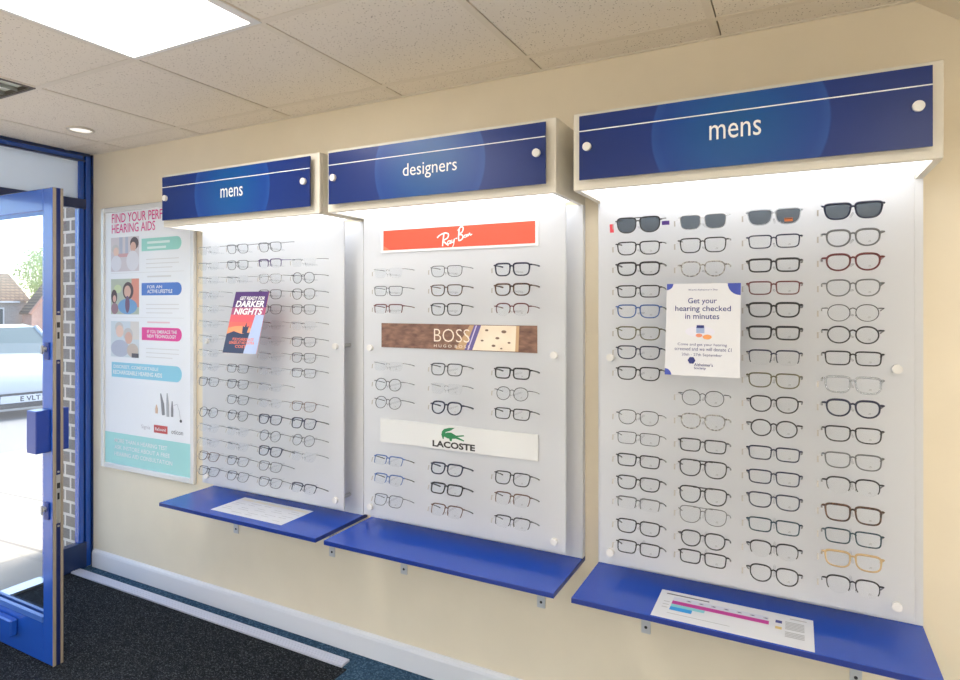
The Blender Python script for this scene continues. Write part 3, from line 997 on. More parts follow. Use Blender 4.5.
t = thing('brand_plaque', 'brown leather-look brand plaque with purple stripe, second of three on middle display', 'plaque', (-1.105, YP, 1.30), 'brand plaques')
M_lea = noisy('brown_grained_print', rgb(96, 66, 54), rgb(150, 112, 92), 26, 0.45, 6, 0.0, 0.3, 0.7, stretch=(1, 1, 2.5))
MB().box(-1.430, -0.781, YP - 0.003, YP - 0.0006, 1.298, 1.391, M_lea).build('board', t)
m = MB()
yq = YP - 0.0036
cream = noisy('cream_spotted_print', rgb(232, 214, 190), rgb(240, 226, 204), 12, 0.45)
m.wallpoly([(-1.10, 1.3), (-0.850, 1.3), (-0.846, 1.389), (-1.040, 1.389)], yq, mat('tan_print', rgb(196, 160, 122), 0.45))
m.wallpoly([(-1.03, 1.3), (-0.862, 1.3), (-0.858, 1.389), (-1.0, 1.389)], yq - 0.0003, cream)
m.wallpoly([(-1.062, 1.3), (-1.030, 1.3), (-0.994, 1.389), (-1.022, 1.389)], yq - 0.0006, mat('purple_print', rgb(104, 92, 152), 0.45))
m.wallpoly([(-1.050, 1.3), (-1.045, 1.3), (-1.010, 1.389), (-1.015, 1.389)], yq - 0.0009, mat('lilac_print', rgb(206, 196, 226), 0.45))
for (x, z, a) in ((-0.972, 1.372, 0.007), (-0.93, 1.345, 0.008), (-0.905, 1.368, 0.010), (-0.945, 1.318, 0.008), (-0.885, 1.33, 0.006), (-0.99, 1.335, 0.006), (-0.915, 1.309, 0.005)):
    m.disc(x, z, a, a * 0.55, yq - 0.0006, mat('dark_spot_print', rgb(120, 96, 80), 0.5), 9)
m.build('print', t)
m = MB()
mb_ = mat('cream_lettering', rgb(240, 226, 208), 0.4)
m.text('BOSS', -1.190, -1.040, 1.326, 1.374, yq - 0.0013, mb_, -0.012)
m.text('H U G O  B O S S', -1.190, -1.040, 1.306, 1.316, yq - 0.0013, mb_)
m.build('lettering', t)

t = thing('brand_plaque', 'plain white brand plaque with small green crocodile, lowest of three on middle display', 'plaque', (-1.105, YP, 0.93), 'brand plaques')
MB().box(-1.434, -0.777, YP - 0.005, YP - 0.0006, 0.931, 1.021, mat('plaque_warm_white', rgb(220, 221, 220), 0.35)).build('board', t)
m = MB()
m.text('LACOSTE', -1.196, -1.018, 0.938, 0.962, YP - 0.0056, mat('charcoal_lettering', rgb(52, 50, 50), 0.5), 0.04)
m.build('lettering', t)
m = MB()
gr = mat('green_emblem', rgb(38, 128, 78), 0.45)
def croc(pts):
    m.wallpoly([(-1.158 + p[0] * 0.096, 0.964 + p[1] * 0.052) for p in pts], YP - 0.0056, gr)
croc([(0.0, 0.40), (0.06, 0.12), (0.10, 0.10), (0.14, 0.36), (0.20, 0.62), (0.40, 0.74), (0.60, 0.98), (0.34, 0.94), (0.12, 0.82), (0.03, 0.64)])
croc([(0.12, 0.30), (0.28, 0.18), (0.52, 0.20), (0.66, 0.24), (0.70, 0.34), (0.64, 0.46), (0.44, 0.62), (0.26, 0.60), (0.14, 0.50)])
croc([(0.62, 0.24), (0.98, 0.10), (1.0, 0.17), (0.72, 0.36)])
croc([(0.62, 0.44), (0.66, 0.34), (1.0, 0.46), (0.98, 0.54)])
croc([(0.34, 0.22), (0.38, 0.02), (0.46, 0.02), (0.48, 0.22)])
m.build('emblem', t, label='green crocodile emblem')

# ------------------------------------------------------------------ leaflets standing against the glasses
def leaning(name, label, cat, tl, tr, bl, thick=0.0012):
    """sheet whose own x runs along its foot and own z up its face"""
    tl, tr, bl = Vector(tl), Vector(tr), Vector(bl)
    o = thing(name, label, cat, bl, own=True)
    xa = (tr - tl).normalized()
    za = (tl - bl)
    za = (za - xa * za.dot(xa)).normalized()
    ya = za.cross(xa)
    o.rotation_euler = Matrix((xa, ya, za)).transposed().to_euler()
    return o, (tr - tl).length, (tl - bl).length

navy_ink = mat('navy_ink', rgb(44, 54, 128), 0.5)
t, w_, h_ = leaning('hearing_notice', 'white paper notice with navy print about hearing checks, on right-hand display', 'notice', (-0.330, -0.222, 1.523), (-0.132, -0.222, 1.523), (-0.333, -0.258, 1.264))
sc = w_ / 0.21
MB().box(0, w_, 0, 0.001, 0, h_, M_paper).build('sheet', t)
m = MB()
indigo = mat('indigo_print', rgb(60, 78, 172), 0.5)
def quarter(cx, cz, r, a0):
    m = MB()
    m.wallpoly([(cx, cz)] + [(cx + r * math.cos(a0 + math.pi / 2 * k / 8), cz + r * math.sin(a0 + math.pi / 2 * k / 8)) for k in range(9)], -0.0004, indigo)
    m.build('corner_print', t)
quarter(0, h_, 0.018, -math.pi / 2)
quarter(w_, h_, 0.034, math.pi)
quarter(0, 0, 0.018, 0)
m.disc(w_ * 0.47, h_ * 0.475, w_ * 0.20, h_ * 0.06, -0.0004, mat('pale_lilac_print', rgb(222, 222, 236), 0.5))
m.wallrect(w_ * 0.42, w_ * 0.53, h_ * 0.46, h_ * 0.53, -0.0006, mat('pale_blue_print', rgb(160, 178, 216), 0.5))
m.wallrect(w_ * 0.425, w_ * 0.525, h_ * 0.515, h_ * 0.545, -0.0008, navy_ink)
m.disc(w_ * 0.46, h_ * 0.435, w_ * 0.045, h_ * 0.02, -0.0010, mat('salmon_print', rgb(232, 150, 120), 0.5))
m.disc(w_ * 0.57, h_ * 0.42, w_ * 0.06, h_ * 0.026, -0.0010, mat('amber_print', rgb(236, 160, 96), 0.5))
m.build('picture_print', t)
m = MB()
for k in range(6):
    a = k * math.pi / 3
    m.disc(w_ * 0.365 + 0.005 * math.cos(a), h_ * 0.165 + 0.005 * math.sin(a), 0.0052, 0.0052, -0.0006 - 0.00002 * k, navy_ink, 10)
m.build('flower_logo', t)
m = MB()
MB().text("World Alzheimer's Day", w_ * 0.30, w_ * 0.70, h_ * 0.918, h_ * 0.942, -0.0005, navy_ink).build('text_line', t)
MB().text('Get your', w_ * 0.30, w_ * 0.69, h_ * 0.765, h_ * 0.842, -0.0005, navy_ink, 0.008).build('text_line', t)
MB().text('hearing checked', w_ * 0.125, w_ * 0.875, h_ * 0.680, h_ * 0.757, -0.0005, navy_ink, 0.008).build('text_line', t)
MB().text('in minutes', w_ * 0.265, w_ * 0.725, h_ * 0.612, h_ * 0.670, -0.0005, navy_ink, 0.008).build('text_line', t)
MB().text('Come and get your hearing', w_ * 0.17, w_ * 0.83, h_ * 0.315, h_ * 0.352, -0.0005, navy_ink).build('text_line', t)
MB().text('screened and we will donate \u00a31', w_ * 0.13, w_ * 0.89, h_ * 0.270, h_ * 0.307, -0.0005, navy_ink).build('text_line', t)
MB().text('20th - 27th September', w_ * 0.23, w_ * 0.77, h_ * 0.205, h_ * 0.242, -0.0005, navy_ink).build('text_line', t)
MB().text("Alzheimer's", w_ * 0.40, w_ * 0.65, h_ * 0.105, h_ * 0.138, -0.0005, navy_ink, 0.01).build('text_line', t)
MB().text('Society', w_ * 0.40, w_ * 0.56, h_ * 0.065, h_ * 0.098, -0.0005, navy_ink, 0.01).build('text_line', t)

t, w_, h_ = leaning('eye_leaflet', 'purple and orange sunset leaflet about darker nights, on left-hand display', 'leaflet', (-2.126, -0.222, 1.516), (-1.932, -0.222, 1.516), (-2.112, -0.290, 1.264))
MB().box(0, w_, 0, 0.0012, 0, h_, mat('leaflet_card', rgb(232, 110, 96), 0.3)).build('sheet', t)
m = MB()
m.wallrect(0, w_, h_ * 0.74, h_, -0.0003, mat('plum_print', rgb(84, 54, 112), 0.35))
m.wallrect(0, w_, h_ * 0.62, h_ * 0.74, -0.0003, mat('mauve_print', rgb(168, 84, 122), 0.35))
m.wallrect(0, w_, h_ * 0.50, h_ * 0.62, -0.0003, mat('rose_print', rgb(222, 98, 104), 0.35))
m.wallpoly([(0, h_ * 0.3), (w_ * 0.7, h_ * 0.3), (w_ * 0.7, h_ * 0.40), (w_ * 0.5, h_ * 0.44), (w_ * 0.2, h_ * 0.43), (0, h_ * 0.40)], -0.0004, mat('amber_glow_print', rgb(244, 158, 108), 0.35))
m.wallpoly([(0, 0), (w_, 0), (w_, h_ * 0.27), (w_ * 0.7, h_ * 0.34), (w_ * 0.45, h_ * 0.31), (w_ * 0.2, h_ * 0.35), (0, h_ * 0.30)], -0.0006, mat('slate_print', rgb(54, 62, 88), 0.35))
m.wallpoly([(w_ * 0.46, h_ * 0.32), (w_ * 0.60, h_ * 0.32), (w_ * 0.63, h_ * 0.44), (w_ * 0.56, h_ * 0.42), (w_ * 0.54, h_ * 0.50), (w_ * 0.50, h_ * 0.42), (w_ * 0.44, h_ * 0.44)], -0.0007, mat('slate_print', None))
m.wallpoly([(w_ * 0.62, 0), (w_ * 1.0, 0), (w_ * 1.0, h_ * 0.62), (w_ * 0.74, h_ * 0.62)], -0.0008, mat('pale_sky_print', rgb(176, 192, 226), 0.35))
m.build('print', t)
m = MB()
wl = M_print_white
MB().text('GET READY FOR', w_ * 0.18, w_ * 0.92, h_ * 0.86, h_ * 0.92, -0.0010, wl, 0.02, 0.15).build('text_line', t)
MB().text('DARKER', w_ * 0.10, w_ * 0.95, h_ * 0.745, h_ * 0.85, -0.0010, wl, 0.03, 0.15).build('text_line', t)
MB().text('NIGHTS', w_ * 0.10, w_ * 0.92, h_ * 0.62, h_ * 0.725, -0.0010, wl, 0.03, 0.15).build('text_line', t)
om = mat('orange_lettering', rgb(240, 128, 96), 0.4)
MB().text('POLYCARBONATE', w_ * 0.22, w_ * 0.84, h_ * 0.20, h_ * 0.245, -0.0010, om, 0.02).build('text_line', t)
MB().text('LENSES AT NO EXTRA', w_ * 0.14, w_ * 0.88, h_ * 0.145, h_ * 0.19, -0.0010, om, 0.02).build('text_line', t)
MB().text('COST', w_ * 0.34, w_ * 0.66, h_ * 0.085, h_ * 0.13, -0.0010, om, 0.02).build('text_line', t)

# ------------------------------------------------------------------ papers lying on the shelves
grey_ink = mat('grey_ink', rgb(178, 180, 184), 0.6)
z0 = ZS + 0.0003
t = thing('paper_sheet', 'white printed paper in table layout lying on shelf under left-hand display', 'paper', (-2.006, -0.178, ZS))
MB().box(-2.209, -1.804, -0.270, -0.088, z0, z0 + 0.0006, M_paper).build('sheet', t)
m = MB()
zz = z0 + 0.0009
def flat(x0, x1, y0, y1, mt, dz=0.0):
    m.add([(x0, y0, zz + dz), (x1, y0, zz + dz), (x1, y1, zz + dz), (x0, y1, zz + dz)], [(0, 1, 2, 3)], mt)
tint = mat('pale_grey_ink', rgb(222, 222, 224), 0.6)
for i in range(5):
    x = -2.195 + i * 0.078
    flat(x, x + 0.070, -0.120, -0.104, mat('pale_tan_ink', rgb(226, 220, 206), 0.6))
    for k in range(7):
        yy = -0.136 - k * 0.018
        flat(x + 0.004, x + 0.045 + 0.02 * ((i * 3 + k) % 2), yy - 0.0035, yy, grey_ink if (i + k) % 3 else tint)
m.build('print', t)

t = thing('colour_chart', 'white paper chart with long magenta bar lying on shelf under right-hand display', 'chart', (-0.16, -0.22, ZS))
MB().box(-0.363, 0.042, -0.306, -0.134, z0, z0 + 0.0006, M_paper).build('sheet', t)
m = MB()
mag = mat('magenta_print', rgb(190, 48, 148), 0.5)
flat(-0.322, -0.068, -0.194, -0.168, mat('pale_lavender_print', rgb(206, 208, 224), 0.5))
flat(-0.322, -0.066, -0.214, -0.193, mag, 0.0002)
flat(-0.322, -0.230, -0.231, -0.214, mat('mint_print', rgb(130, 204, 212), 0.5), 0.0001)
flat(-0.322, -0.262, -0.252, -0.231, mat('cyan_print', rgb(40, 150, 222), 0.5), 0.0001)
for k in range(7):
    flat(-0.285 + k * 0.034, -0.272 + k * 0.034, -0.184, -0.176, grey_ink, 0.0002)
    flat(-0.281 + k * 0.034, -0.275 + k * 0.034, -0.182, -0.178, navy_ink, 0.0003)
for k in range(3):
    flat(-0.345, -0.328, -0.208 - k * 0.018, -0.204 - k * 0.018, grey_ink)
flat(-0.345, -0.225, -0.158, -0.151, mat('dark_grey_ink', rgb(110, 110, 118), 0.6))
flat(-0.325, -0.16, -0.274, -0.271, grey_ink)
flat(-0.050, -0.034, -0.192, -0.176, navy_ink)
flat(-0.050, -0.034, -0.226, -0.212, mat('mustard_print', rgb(216, 190, 120), 0.5))
for k in range(6):
    flat(-0.026, 0.020, -0.178 - k * 0.008, -0.173 - k * 0.008, grey_ink)
for k in range(4):
    flat(-0.026, 0.020, -0.236 - k * 0.008, -0.231 - k * 0.008, grey_ink)
flat(-0.015, 0.026, -0.156, -0.151, grey_ink)
m.build('print', t)

# ------------------------------------------------------------------ tall hearing poster on the wall
PX0, PX1, PZ0, PZ1 = -3.400, -2.640, 0.572, 1.990
t = thing('wall_poster', 'tall white framed hearing aids poster hanging between door and left-hand display', 'poster', (-3.02, 0, PZ0))
m = MB()
fw = 0.028
M_pf = mat('poster_frame_white', rgb(226, 226, 224), 0.25, 0.1)
m.box(PX0, PX0 + fw, -0.022, -0.0005, PZ0, PZ1, M_pf, 0.004)
m.box(PX1 - fw, PX1, -0.022, -0.0005, PZ0, PZ1, M_pf, 0.004)
m.box(PX0 + fw, PX1 - fw, -0.022, -0.0005, PZ0, PZ0 + fw, M_pf, 0.004)
m.box(PX0 + fw, PX1 - fw, -0.022, -0.0005, PZ1 - fw, PZ1, M_pf, 0.004)
m.build('frame', t)
ix0, ix1, iz0, iz1 = PX0 + fw, PX1 - fw, PZ0 + fw, PZ1 - fw
yp = -0.013
m = MB()
m.box(ix0, ix1, yp, -0.001, iz0, iz1, mat('poster_sheet', rgb(242, 243, 245), 0.35))
mint = mat('poster_mint', rgb(156, 220, 206), 0.45)
m.wallrect(ix0, ix1, iz0, 0.768, yp - 0.0005, mat('poster_aqua', rgb(168, 224, 220), 0.45))
m.pill(-3.057, -2.741, 1.748, 1.800, yp - 0.0005, mint) if False else None
m.pill(-3.057, -2.741, 1.742, 1.808, yp - 0.0005, mint)
m.pill(-3.057, -2.739, 1.510, 1.575, yp - 0.0005, mat('poster_blue', rgb(76, 124, 206), 0.45))
m.pill(-3.055, -2.738, 1.276, 1.343, yp - 0.0005, mat('poster_pink', rgb(232, 62, 152), 0.45))
m.pill(-3.314, -2.738, 1.070, 1.150, yp - 0.0005, mat('poster_sky', rgb(144, 208, 228), 0.45))
for zz_, xe in ((1.785, -2.83), (1.758, -2.86)):
    m.wallrect(-3.01, xe, zz_ - 0.006, zz_ + 0.006, yp - 0.0008, mat('pale_mint_ink', rgb(226, 244, 238), 0.5))
faint = mat('poster_faint_ink', rgb(222, 220, 218), 0.5)
for zt in (1.70, 1.465, 1.235):
    for k in range(3):
        m.wallrect(-3.02, -2.76 - 0.05 * (k == 2), zt - k * 0.022 - 0.004, zt - k * 0.022, yp - 0.0005, faint)
for zt in (1.632, 1.395):
    m.wallrect(-3.32, -2.72, zt - 0.002, zt, yp - 0.0005, faint)
pinkf = mat('poster_faint_pink', rgb(236, 200, 206), 0.5)
m.wallrect(-3.01, -2.82, 1.604, 1.612, yp - 0.0005, faint)
m.wallrect(-3.01, -2.83, 1.366, 1.374, yp - 0.0005, pinkf)
m.build('printed_sheet', t)
# three small photographs printed on the poster
def photo(zb_, zt_, bg, bits):
    q = MB()
    x0, x1 = -3.320, -3.078
    q.wallrect(x0, x1, zb_, zt_, yp - 0.0006, bg)
    for i, (kind, u, v, a, b2, mt) in enumerate(bits):
        X, Z = x0 + u * (x1 - x0), zb_ + v * (zt_ - zb_)
        A_, B2 = a * (x1 - x0), b2 * (zt_ - zb_)
        y = yp - 0.0008 - 0.0001 * i
        if kind == 'd':
            q.disc(X, Z, A_, B2, y, mt)
        else:
            q.wallrect(X, X + A_, Z, Z + B2, y, mt)
    q.build('photo', t)
skin, skin2 = mat('print_skin', rgb(222, 180, 160), 0.5), mat('print_skin_light', rgb(236, 204, 186), 0.5)
hair, hairg = mat('print_dark_hair', rgb(92, 72, 70), 0.5), mat('print_grey_hair', rgb(206, 202, 198), 0.5)
shirtb, shirtw, shirtg = mat('print_denim', rgb(120, 164, 206), 0.5), mat('print_white_shirt', rgb(228, 226, 230), 0.5), mat('print_grey_shirt', rgb(186, 190, 204), 0.5)
photo(1.640, 1.825, mat('print_pale_room', rgb(216, 208, 210), 0.5), [('r', 0.30, 0.5, 0.12, 0.5, shirtg), ('r', 0.52, 0.45, 0.1, 0.55, shirtg), ('r', 0.25, 0.42, 0.5, 0.10, mat('print_rose', rgb(214, 168, 168), 0.5)), ('d', 0.84, 0.80, 0.15, 0.18, hair), ('d', 0.80, 0.70, 0.10, 0.14, skin), ('d', 0.78, 0.30, 0.22, 0.29, shirtw), ('d', 0.17, 0.66, 0.13, 0.13, hairg), ('d', 0.19, 0.58, 0.10, 0.13, skin2), ('d', 0.2, 0.24, 0.19, 0.23, shirtw)])
photo(1.410, 1.600, mat('print_leafy', rgb(190, 196, 176), 0.5), [('r', 0.74, 0.2, 0.26, 0.8, mat('print_terracotta', rgb(226, 150, 128), 0.5)), ('d', 0.25, 0.72, 0.14, 0.12, mat('print_leaf_light', rgb(206, 216, 170), 0.5)), ('d', 0.12, 0.50, 0.11, 0.2, hair), ('d', 0.13, 0.44, 0.06, 0.1, skin), ('d', 0.14, 0.16, 0.13, 0.16, mat('print_maroon', rgb(160, 126, 134), 0.5)), ('d', 0.62, 0.66, 0.19, 0.25, hair), ('d', 0.6, 0.64, 0.12, 0.17, skin), ('d', 0.60, 0.22, 0.34, 0.22, shirtb), ('d', 0.60, 0.28, 0.08, 0.24, mat('print_plum', rgb(122, 92, 118), 0.5))])
photo(1.180, 1.372, mat('print_pale_wall', rgb(214, 222, 226), 0.5), [('r', 0.7, 0.5, 0.3, 0.5, mat('print_cream_wall', rgb(226, 220, 212), 0.5)), ('d', 0.30, 0.83, 0.15, 0.15, hairg), ('d', 0.32, 0.72, 0.14, 0.17, skin2), ('d', 0.33, 0.24, 0.33, 0.24, shirtg), ('d', 0.62, 0.64, 0.17, 0.18, hairg), ('d', 0.64, 0.54, 0.13, 0.17, skin), ('d', 0.78, 0.20, 0.20, 0.19, mat('print_beige', rgb(206, 190, 176), 0.5)), ('r', 0.75, 0.0, 0.24, 0.12, mat('print_charcoal', rgb(90, 84, 88), 0.5))])
m = MB()
pink = mat('poster_magenta_lettering', rgb(226, 64, 146), 0.5)
yt = yp - 0.0012
MB().text('FIND YOUR PERFECT', -3.312, -2.785, 1.904, 1.954, yt, pink, 0.006).build('text_line', t)
MB().text('HEARING AIDS', -3.312, -2.945, 1.848, 1.897, yt, pink, 0.006).build('text_line', t)
MB().text('FOR AN', -3.010, -2.890, 1.546, 1.562, yt, M_print_white, 0.01).build('text_line', t)
MB().text('ACTIVE LIFESTYLE', -3.010, -2.810, 1.521, 1.540, yt, M_print_white, 0.02).build('text_line', t)
MB().text('IF YOU EMBRACE THE', -3.010, -2.775, 1.313, 1.330, yt, M_print_white, 0.01).build('text_line', t)
MB().text('NEW TECHNOLOGY', -3.010, -2.780, 1.289, 1.307, yt, M_print_white, 0.02).build('text_line', t)
MB().text('DISCREET, COMFORTABLE', -3.295, -2.920, 1.116, 1.136, yt, M_print_white, 0.01).build('text_line', t)
MB().text('RECHARGEABLE HEARING AIDS', -3.300, -2.890, 1.086, 1.108, yt, M_print_white, 0.02).build('text_line', t)
for k in range(3):
    MB().text(['MORE THAN A HEARING TEST', 'ASK INSTORE ABOUT A FREE', 'HEARING AID CONSULTATION'][k], -3.288, -2.850 + 0.02 * k, 0.716 - k * 0.036, 0.738 - k * 0.036, yt, M_print_white, 0.012).build('text_line', t)
m = MB()
dk, pk = mat('aid_grey_print', rgb(138, 138, 142), 0.4), mat('aid_beige_print', rgb(222, 188, 160), 0.4)
def aid(x, z, l, a, r, mt):
    MB().tube([(x, yp - 0.0008, z), (x - a * 0.3, yp - 0.0008, z + l * 0.5), (x - a, yp - 0.0008, z + l)], [r, r * 1.1, r * 0.35], mt, 8, flat=0.1).build('hearing_aid_picture', t)
aid(-2.935, 0.90, 0.045, 0.0, 0.010, pk)
aid(-2.880, 0.895, 0.110, 0.022, 0.012, dk)
aid(-2.845, 0.890, 0.120, 0.006, 0.011, mat('aid_silver_print', rgb(176, 178, 182), 0.4))
aid(-2.812, 0.892, 0.080, 0.0, 0.009, dk)
m.tube([(-2.80, yp - 0.0008, 0.95), (-2.775, yp - 0.0008, 0.96), (-2.755, yp - 0.0008, 0.92), (-2.75, yp - 0.0008, 0.885)], 0.001, dk, 5, flat=0.3)
m.disc(-2.745, 0.876, 0.009, 0.008, yp - 0.0009, mat('aid_dark_print', rgb(70, 70, 74), 0.4))
m.build('hearing_aid_picture', t)
m = MB()
m.wallrect(-2.956, -2.848, 0.800, 0.840, yp - 0.0006, mat('red_logo_print', rgb(200, 74, 72), 0.4))
MB().text('oticon', -2.818, -2.728, 0.806, 0.828, yt, dk, 0.01).build('maker_logo', t)
MB().text('Signia', -3.058, -2.985, 0.806, 0.832, yt, mat('pale_ink', rgb(190, 186, 190), 0.5)).build('maker_logo', t)
m.text('ReSound', -2.944, -2.862, 0.812, 0.828, yt, M_print_white, 0.01)
m.build('maker_logo', t)

# ------------------------------------------------------------------ outside
# brick return wall beside the shopfront
MB().box(-4.00, XL - 0.046, 0.03, 0.26, -0.4, 2.55, M_brick).build('wall_left', kind='structure')
SL = -0.035
def gz(x):
    return SL * (XL - x) * 1.0 - 0.004
m = MB()
def slope_quad(x0, x1, y0, y1, mt, dz=0.0):
    m.add([(x0, y0, gz(x0) + dz), (x1, y0, gz(x1) + dz), (x1, y1, gz(x1) + dz), (x0, y1, gz(x0) + dz), (x0, y0, gz(x0) - 0.1), (x1, y0, gz(x1) - 0.1), (x1, y1, gz(x1) - 0.1), (x0, y1, gz(x0) - 0.1)],
          [(0, 1, 2, 3), (4, 7, 6, 5), (0, 4, 5, 1), (3, 2, 6, 7), (0, 3, 7, 4), (1, 5, 6, 2)], mt)
slope_quad(-7.6, XL - 0.046, -8, 14, M_paving)
m.build('pavement', kind='structure')
m = MB()
slope_quad(-90, -7.6, -30, 80, M_road, -0.05)
m.build('road', kind='structure')

# parked car, nose towards the shop
def make_car(x, y, z, heading, label):
    t = thing('parked_car', label, 'car', (x, y, z), own=True)
    t.rotation_euler = (0, 0, heading)
    paint = mat('white_car_paint', rgb(196, 200, 204), 0.2, 0, 0.5, 0.6)
    dark = mat('car_dark_trim', rgb(40, 42, 46), 0.5)
    cg = mat('car_window', rgb(96, 112, 112), 0.06, 0, 0.8)
    # nose points along -y; stations: (y, half width, z low, z shoulder, z top)
    st = [(-2.02, 0.62, 0.26, 0.48, 0.56), (-1.98, 0.74, 0.20, 0.56, 0.70), (-1.80, 0.83, 0.18, 0.66, 0.82), (-1.2, 0.87, 0.18, 0.80, 0.94), (-0.75, 0.88, 0.18, 0.88, 1.00),
          (0.6, 0.88, 0.18, 0.90, 1.00), (1.5, 0.86, 0.20, 0.90, 1.00), (1.85, 0.80, 0.26, 0.86, 0.96), (1.95, 0.70, 0.34, 0.74, 0.86)]
    b = MB()
    vs, fs = [], []
    for (yy, hw, z0, z1, z2) in st:
        ring = [(-hw * 0.86, z0), (-hw, z0 + 0.12), (-hw, z1), (-hw * 0.9, z2 - 0.02), (-hw * 0.5, z2), (0, z2 + 0.015), (hw * 0.5, z2), (hw * 0.9, z2 - 0.02), (hw, z1), (hw, z0 + 0.12), (hw * 0.86, z0)]
        vs += [(p[0], yy, p[1]) for p in ring]
    k = 11
    for i in range(len(st) - 1):
        for j in range(k):
            fs.append((i * k + j, i * k + (j + 1) % k, (i + 1) * k + (j + 1) % k, (i + 1) * k + j))
    fs += [tuple(range(k - 1, -1, -1)), tuple((len(st) - 1) * k + j for j in range(k))]
    b.add(vs, fs, paint, True)
    b.build('body', t)
    # cabin
    c = MB()
    lo = [(-0.78, -0.85, 0.98), (0.78, -0.85, 0.98), (0.78, 1.75, 0.96), (-0.78, 1.75, 0.96)]
    hi = [(-0.60, -0.15, 1.42), (0.60, -0.15, 1.42), (0.58, 1.35, 1.40), (-0.58, 1.35, 1.40)]
    mid = [(-0.56, 0.5, 1.46), (0.56, 0.5, 1.46)]
    c.add(hi + mid, [(0, 1, 5, 4), (4, 5, 2, 3), (0, 4, 3), (1, 2, 5)], paint, True)
    for a, b2 in zip(lo, hi):
        c.tube([a, b2], 0.035, paint, 8)
    c.build('roof', t)
    for nm, q in (('windscreen', (0, 1)), ('side_window', (1, 2)), ('rear_window', (2, 3)), ('side_window', (3, 0))):
        g = MB()
        g.add([lo[q[0]], lo[q[1]], hi[q[1]], hi[q[0]]], [(0, 1, 2, 3)], cg)
        g.build(nm, t)
    g = MB()
    g.box(-0.5, 0.5, -2.035, -1.97, 0.40, 0.47, dark)
    g.box(-0.55, 0.55, -2.03, -1.97, 0.24, 0.32, dark)
    g.build('grille', t)
    for s in (-1, 1):
        h = MB()
        h.add([(s * 0.50, -1.985, 0.55), (s * 0.78, -1.86, 0.60), (s * 0.82, -1.72, 0.72), (s * 0.55, -1.935, 0.685), (s * 0.5, -1.9, 0.55), (s * 0.74, -1.8, 0.60), (s * 0.78, -1.66, 0.72), (s * 0.55, -1.86, 0.68)],
              [(0, 1, 2, 3), (7, 6, 5, 4), (0, 4, 5, 1), (1, 5, 6, 2), (2, 6, 7, 3), (3, 7, 4, 0)], mat('headlamp', rgb(196, 204, 210), 0.1, 0.4))
        h.build('headlight', t)
    pl_ = MB()
    pl_.box(-0.26, 0.26, -2.05, -2.036, 0.325, 0.435, M_paper)
    pp = pl_.build('number_plate', t)
    MB().text('E VLT', -0.02, 0.24, 0.342, 0.418, -2.0512, mat('plate_black', rgb(24, 24, 26), 0.5), 0.02).build('lettering', pp)
    for sx in (-1, 1):
        for yy in (-1.25, 1.25):
            wv = MB()
            wv.cyl((sx * 0.70, yy, 0.31), (sx * 0.885, yy, 0.31), 0.31, mat('tyre', rgb(34, 34, 36), 0.8), 28)
            wv.cyl((sx * 0.88, yy, 0.31), (sx * 0.892, yy, 0.31), 0.20, M_steel, 20)
            wv.build('wheel', t)
        mr = MB()
        mr.box(sx * 0.98 - 0.09, sx * 0.98 + 0.09, -0.72, -0.62, 0.98, 1.10, paint, 0.02)
        mr.build('mirror', t)
    return t
cxp, cyp = -12.55, 3.55
make_car(cxp, cyp, gz(cxp) - 0.05, math.radians(76), 'white parked car facing the shop, front number plate showing through door glass')

# houses across the street
hx = -52.0
hz0 = gz(hx) - 0.05
h = thing('terraced_house', 'grey brick house with brown tiled roof, seen far left through door glass', 'house', (hx, 18.0, hz0), group='houses across the street')
MB().box(hx - 6, hx, 8.0, 23.4, hz0, 1.72, M_houseA).build('wall', h)
m = MB()
m.add([(hx + 0.25, 7.7, 1.66), (hx + 0.25, 23.6, 1.66), (hx - 3, 23.6, 3.85), (hx - 3, 7.7, 3.85), (hx - 6.25, 7.7, 1.66), (hx - 6.25, 23.6, 1.66)], [(0, 1, 2, 3), (3, 2, 5, 4), (0, 3, 4), (1, 5, 2), (0, 4, 5, 1)], M_rooftile)
m.build('roof', h)
MB().box(hx + 0.2, hx + 0.32, 7.7, 22.8, 1.56, 1.68, M_barge).build('gutter', h)
wn = MB().box(hx, hx + 0.06, 20.6, 21.9, -0.2, 1.2, M_barge).build('window', h)
MB().box(hx + 0.061, hx + 0.07, 20.7, 21.8, -0.1, 1.1, mat('house_pane', rgb(70, 80, 90), 0.1)).build('pane', wn)
g = thing('gabled_house', 'salmon gabled house with pale barge boards, right of the grey brick house', 'house', (hx + 2, 25.5, hz0), group='houses across the street')
gx = hx + 1.6
y0, y1, zt, ze = 22.95, 27.1, 3.95, 0.95
m = MB()
pts = [(y0, hz0), (y1, hz0), (y1, ze), ((y0 + y1) / 2, zt - 0.2), (y0, ze)]
vs = [(gx, p[0], p[1]) for p in pts] + [(gx - 1.2, p[0], p[1]) for p in pts]
m.add(vs, [(0, 1, 2, 3, 4), (9, 8, 7, 6, 5)] + [(i, 5 + i, 5 + (i + 1) % 5, (i + 1) % 5) for i in range(5)], M_houseB)
m.build('wall', g)
m = MB()
ym = (y0 + y1) / 2
for s, ye in ((-1, y0), (1, y1)):
    m.add([(gx + 0.2, ye + s * 0.25, ze - 0.25), (gx + 0.2, ym, zt), (gx - 1.2, ym, zt), (gx - 1.2, ye + s * 0.25, ze - 0.25), (gx + 0.2, ye + s * 0.25, ze - 0.12), (gx + 0.2, ym, zt + 0.13), (gx - 1.2, ym, zt + 0.13), (gx - 1.2, ye + s * 0.25, ze - 0.12)],
          [(0, 1, 2, 3), (4, 5, 6, 7), (0, 1, 5, 4), (3, 2, 6, 7), (0, 3, 7, 4), (1, 2, 6, 5)], M_rooftile)
m.build('roof', g)
m = MB()
